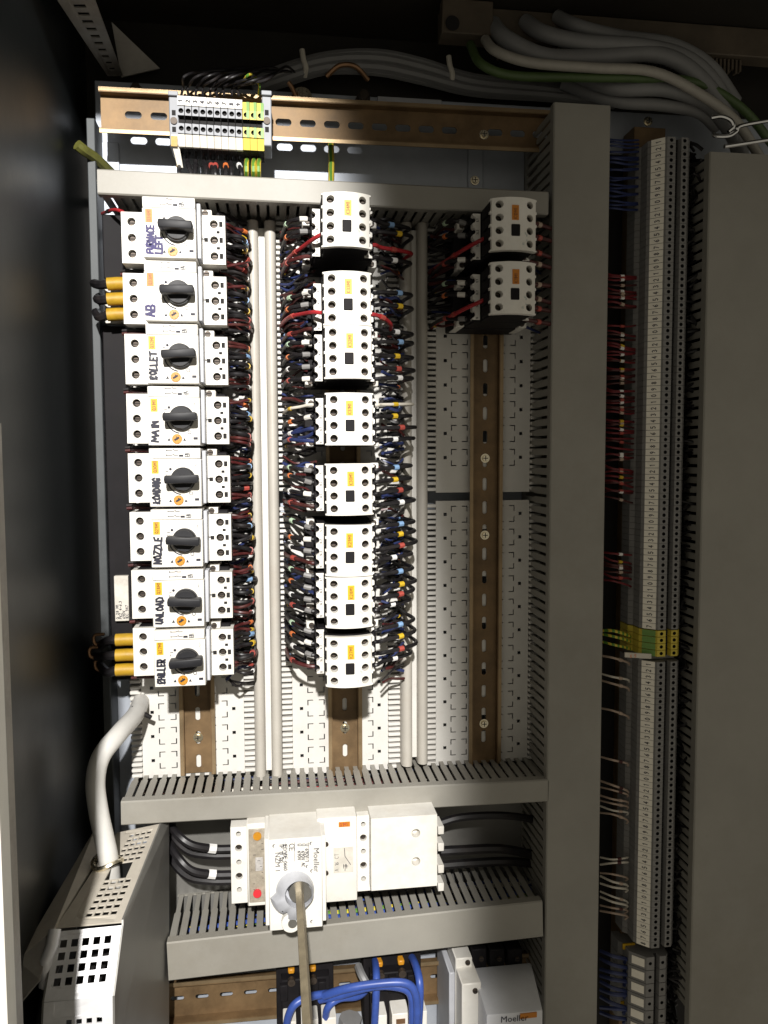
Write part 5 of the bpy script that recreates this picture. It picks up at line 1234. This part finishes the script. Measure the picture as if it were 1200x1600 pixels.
# white relay unit at the right
ru=thing('relay_unit',P(770,1600,0),'large white relay box with an orange tag at the bottom right','relay')
T0=P(737,1512,.045); T1=P(830,1504,.045); T2=P(848,1580,.130); T3=P(760,1586,.130)
y_t=T0.y
mb=MB(); top=[(T0.x,y_t,.045),(T1.x,y_t,.045),(T2.x,P(850,1578,.13).y,.130),(T3.x,P(760,1586,.13).y,.130)]
yb=-.62
fr=[(x,yb,h) for x,y,h in top]
mb.hexa([fr[0],fr[1],fr[2],fr[3],top[0],top[1],top[2],top[3]]); mb.build('relay_case',MT['relay'],ru,bevel=.002,seg=2)
mb=MB(); q=P(782,1593,.1305); font_mesh(mb,'Moeller',q.x,q.y-.003,(1,-.02),.0085,.1306); strokes(mb,'DIL 2',q.x,q.y-.010,(1,0),.004,.1306,.0005); mb.build('print',MT['ink'],ru.children[0],smooth=False)
q=P(829,1578,.125); q2=P(826,1580,.1306); MB().box(q2.x-.008,q2.x+.008,top[2][1]-.006,top[2][1]-.0012,.1296,.1306).build('name_tag',MT['orange'],ru)
q=P(793,1542,.09); 
x0=P(697,1540,.05).x; x1_=P(718,1540,.08).x; x2_=P(752,1580,.10).x
MB().box(P(712,1500,.06).x,P(738,1500,.06).x,yb,P(725,1497,.06).y,.0,.060).build('side_block',MT['white'],ru,bevel=.001)
MB().box(P(722,1540,.085).x,P(752,1540,.085).x,yb,P(735,1537,.085).y,.0,.085).build('side_block',MT['white'],ru,bevel=.001)
MB().box(P(697,1520,.045).x,P(711,1520,.06).x,yb,P(705,1510,.05).y,.0,.060).build('side_wall',MT['lgrey'],ru,bevel=.001)
c=P(731,1500,.061); inst(SCREW_SLOT,'screw',ru,(c.x,c.y-.003,.0602)); c=P(738,1543,.086); inst(SCREW_SLOT,'screw',ru,(c.x+.003,c.y-.004,.0852))
for i in range(3):
    px=748+i*28; c=P(px,1496,.04); o2=MB().box(c.x-.008,c.x+.008,c.y-.012,c.y+.010,.0,.042).build('rear_terminal',MT['char'],ru,bevel=.001)
    inst(SCREW_SLOT,'screw',ru,(c.x+.002,c.y,.0422))

# ------------------------------------------------------------------ tangles of thin wire low between the plates and the devices
def tangle(x0,x1,py0,py1,n,h0,h1,label,seed,ref):
    rnd=random.Random(seed); ya=P(ref,py1,.02).y; yb=P(ref,py0,.02).y; mb=MB()
    A=P(x0,780,.02).x; B=P(x1,780,.02).x
    for k in range(n):
        y=rnd.uniform(ya,yb); pts=[]
        sgn=rnd.choice((-1,1)); dy=rnd.uniform(-.012,.012)
        for t in (0,.35,.7,1): pts.append((A+(B-A)*t,y+dy*t+rnd.uniform(-.003,.003),h0+(h1-h0)*(t if ref_up else 1-t)+rnd.uniform(-.006,.010)))
        mb.m=rnd.choice((0,0,0,0,1,2)); mb.tube(spline(pts,3),rnd.uniform(.0010,.0018),5)
    o=mb.build('wire_tangle',[MT['black'],MT['maroon'],MT['navy']],None,loc=(A,ya,0)); tag(o,label,'wires',kind='stuff')
ref_up=True
tangle(443,492,360,1050,105,.012,.045,'tangle of thin dark wires low at the left of the middle contactors',1,470)
tangle(443,480,365,600,50,.012,.050,'extra tangle of thin dark wires beside the upper middle contactors',5,470)
ref_up=False
tangle(590,630,350,1050,115,.015,.050,'tangle of thin dark wires low at the right of the middle contactors',2,610)
tangle(352,392,340,1065,130,.016,.046,'tangle of thin dark wires low at the right of the motor breakers',3,372)
ref_up=True
tangle(672,735,370,500,45,.012,.05,'tangle of thin dark wires low at the left of the right rail contactors',4,700)

# black wires added to darken the gap between upright strip and far right duct
rnd=random.Random(11); mb=MB(); ya=P(1080,1600,.02).y; yb=P(1080,235,.02).y; n=330
for k in range(n):
    y=yb+(ya-yb)*(k+rnd.uniform(-.4,.4))/n; h=rnd.uniform(.012,.03)
    pts=[(xt+.0405,y,h),(xt+.047,y+rnd.uniform(-.002,.002),h+rnd.uniform(.002,.012)),(xc-.006,y+rnd.uniform(-.005,.005),rnd.uniform(.015,.05)),(xc+.004,y+rnd.uniform(-.006,.006),rnd.uniform(.01,.045))]
    mb.tube(spline(pts,2),rnd.uniform(.0013,.0019),5)
tag(mb.build('wire_tangle',MT['black'],None,loc=(xt+.04,ya,0)),'dense row of black wires added to darken the gap between the upright strip and the far right duct','wires',kind='stuff')
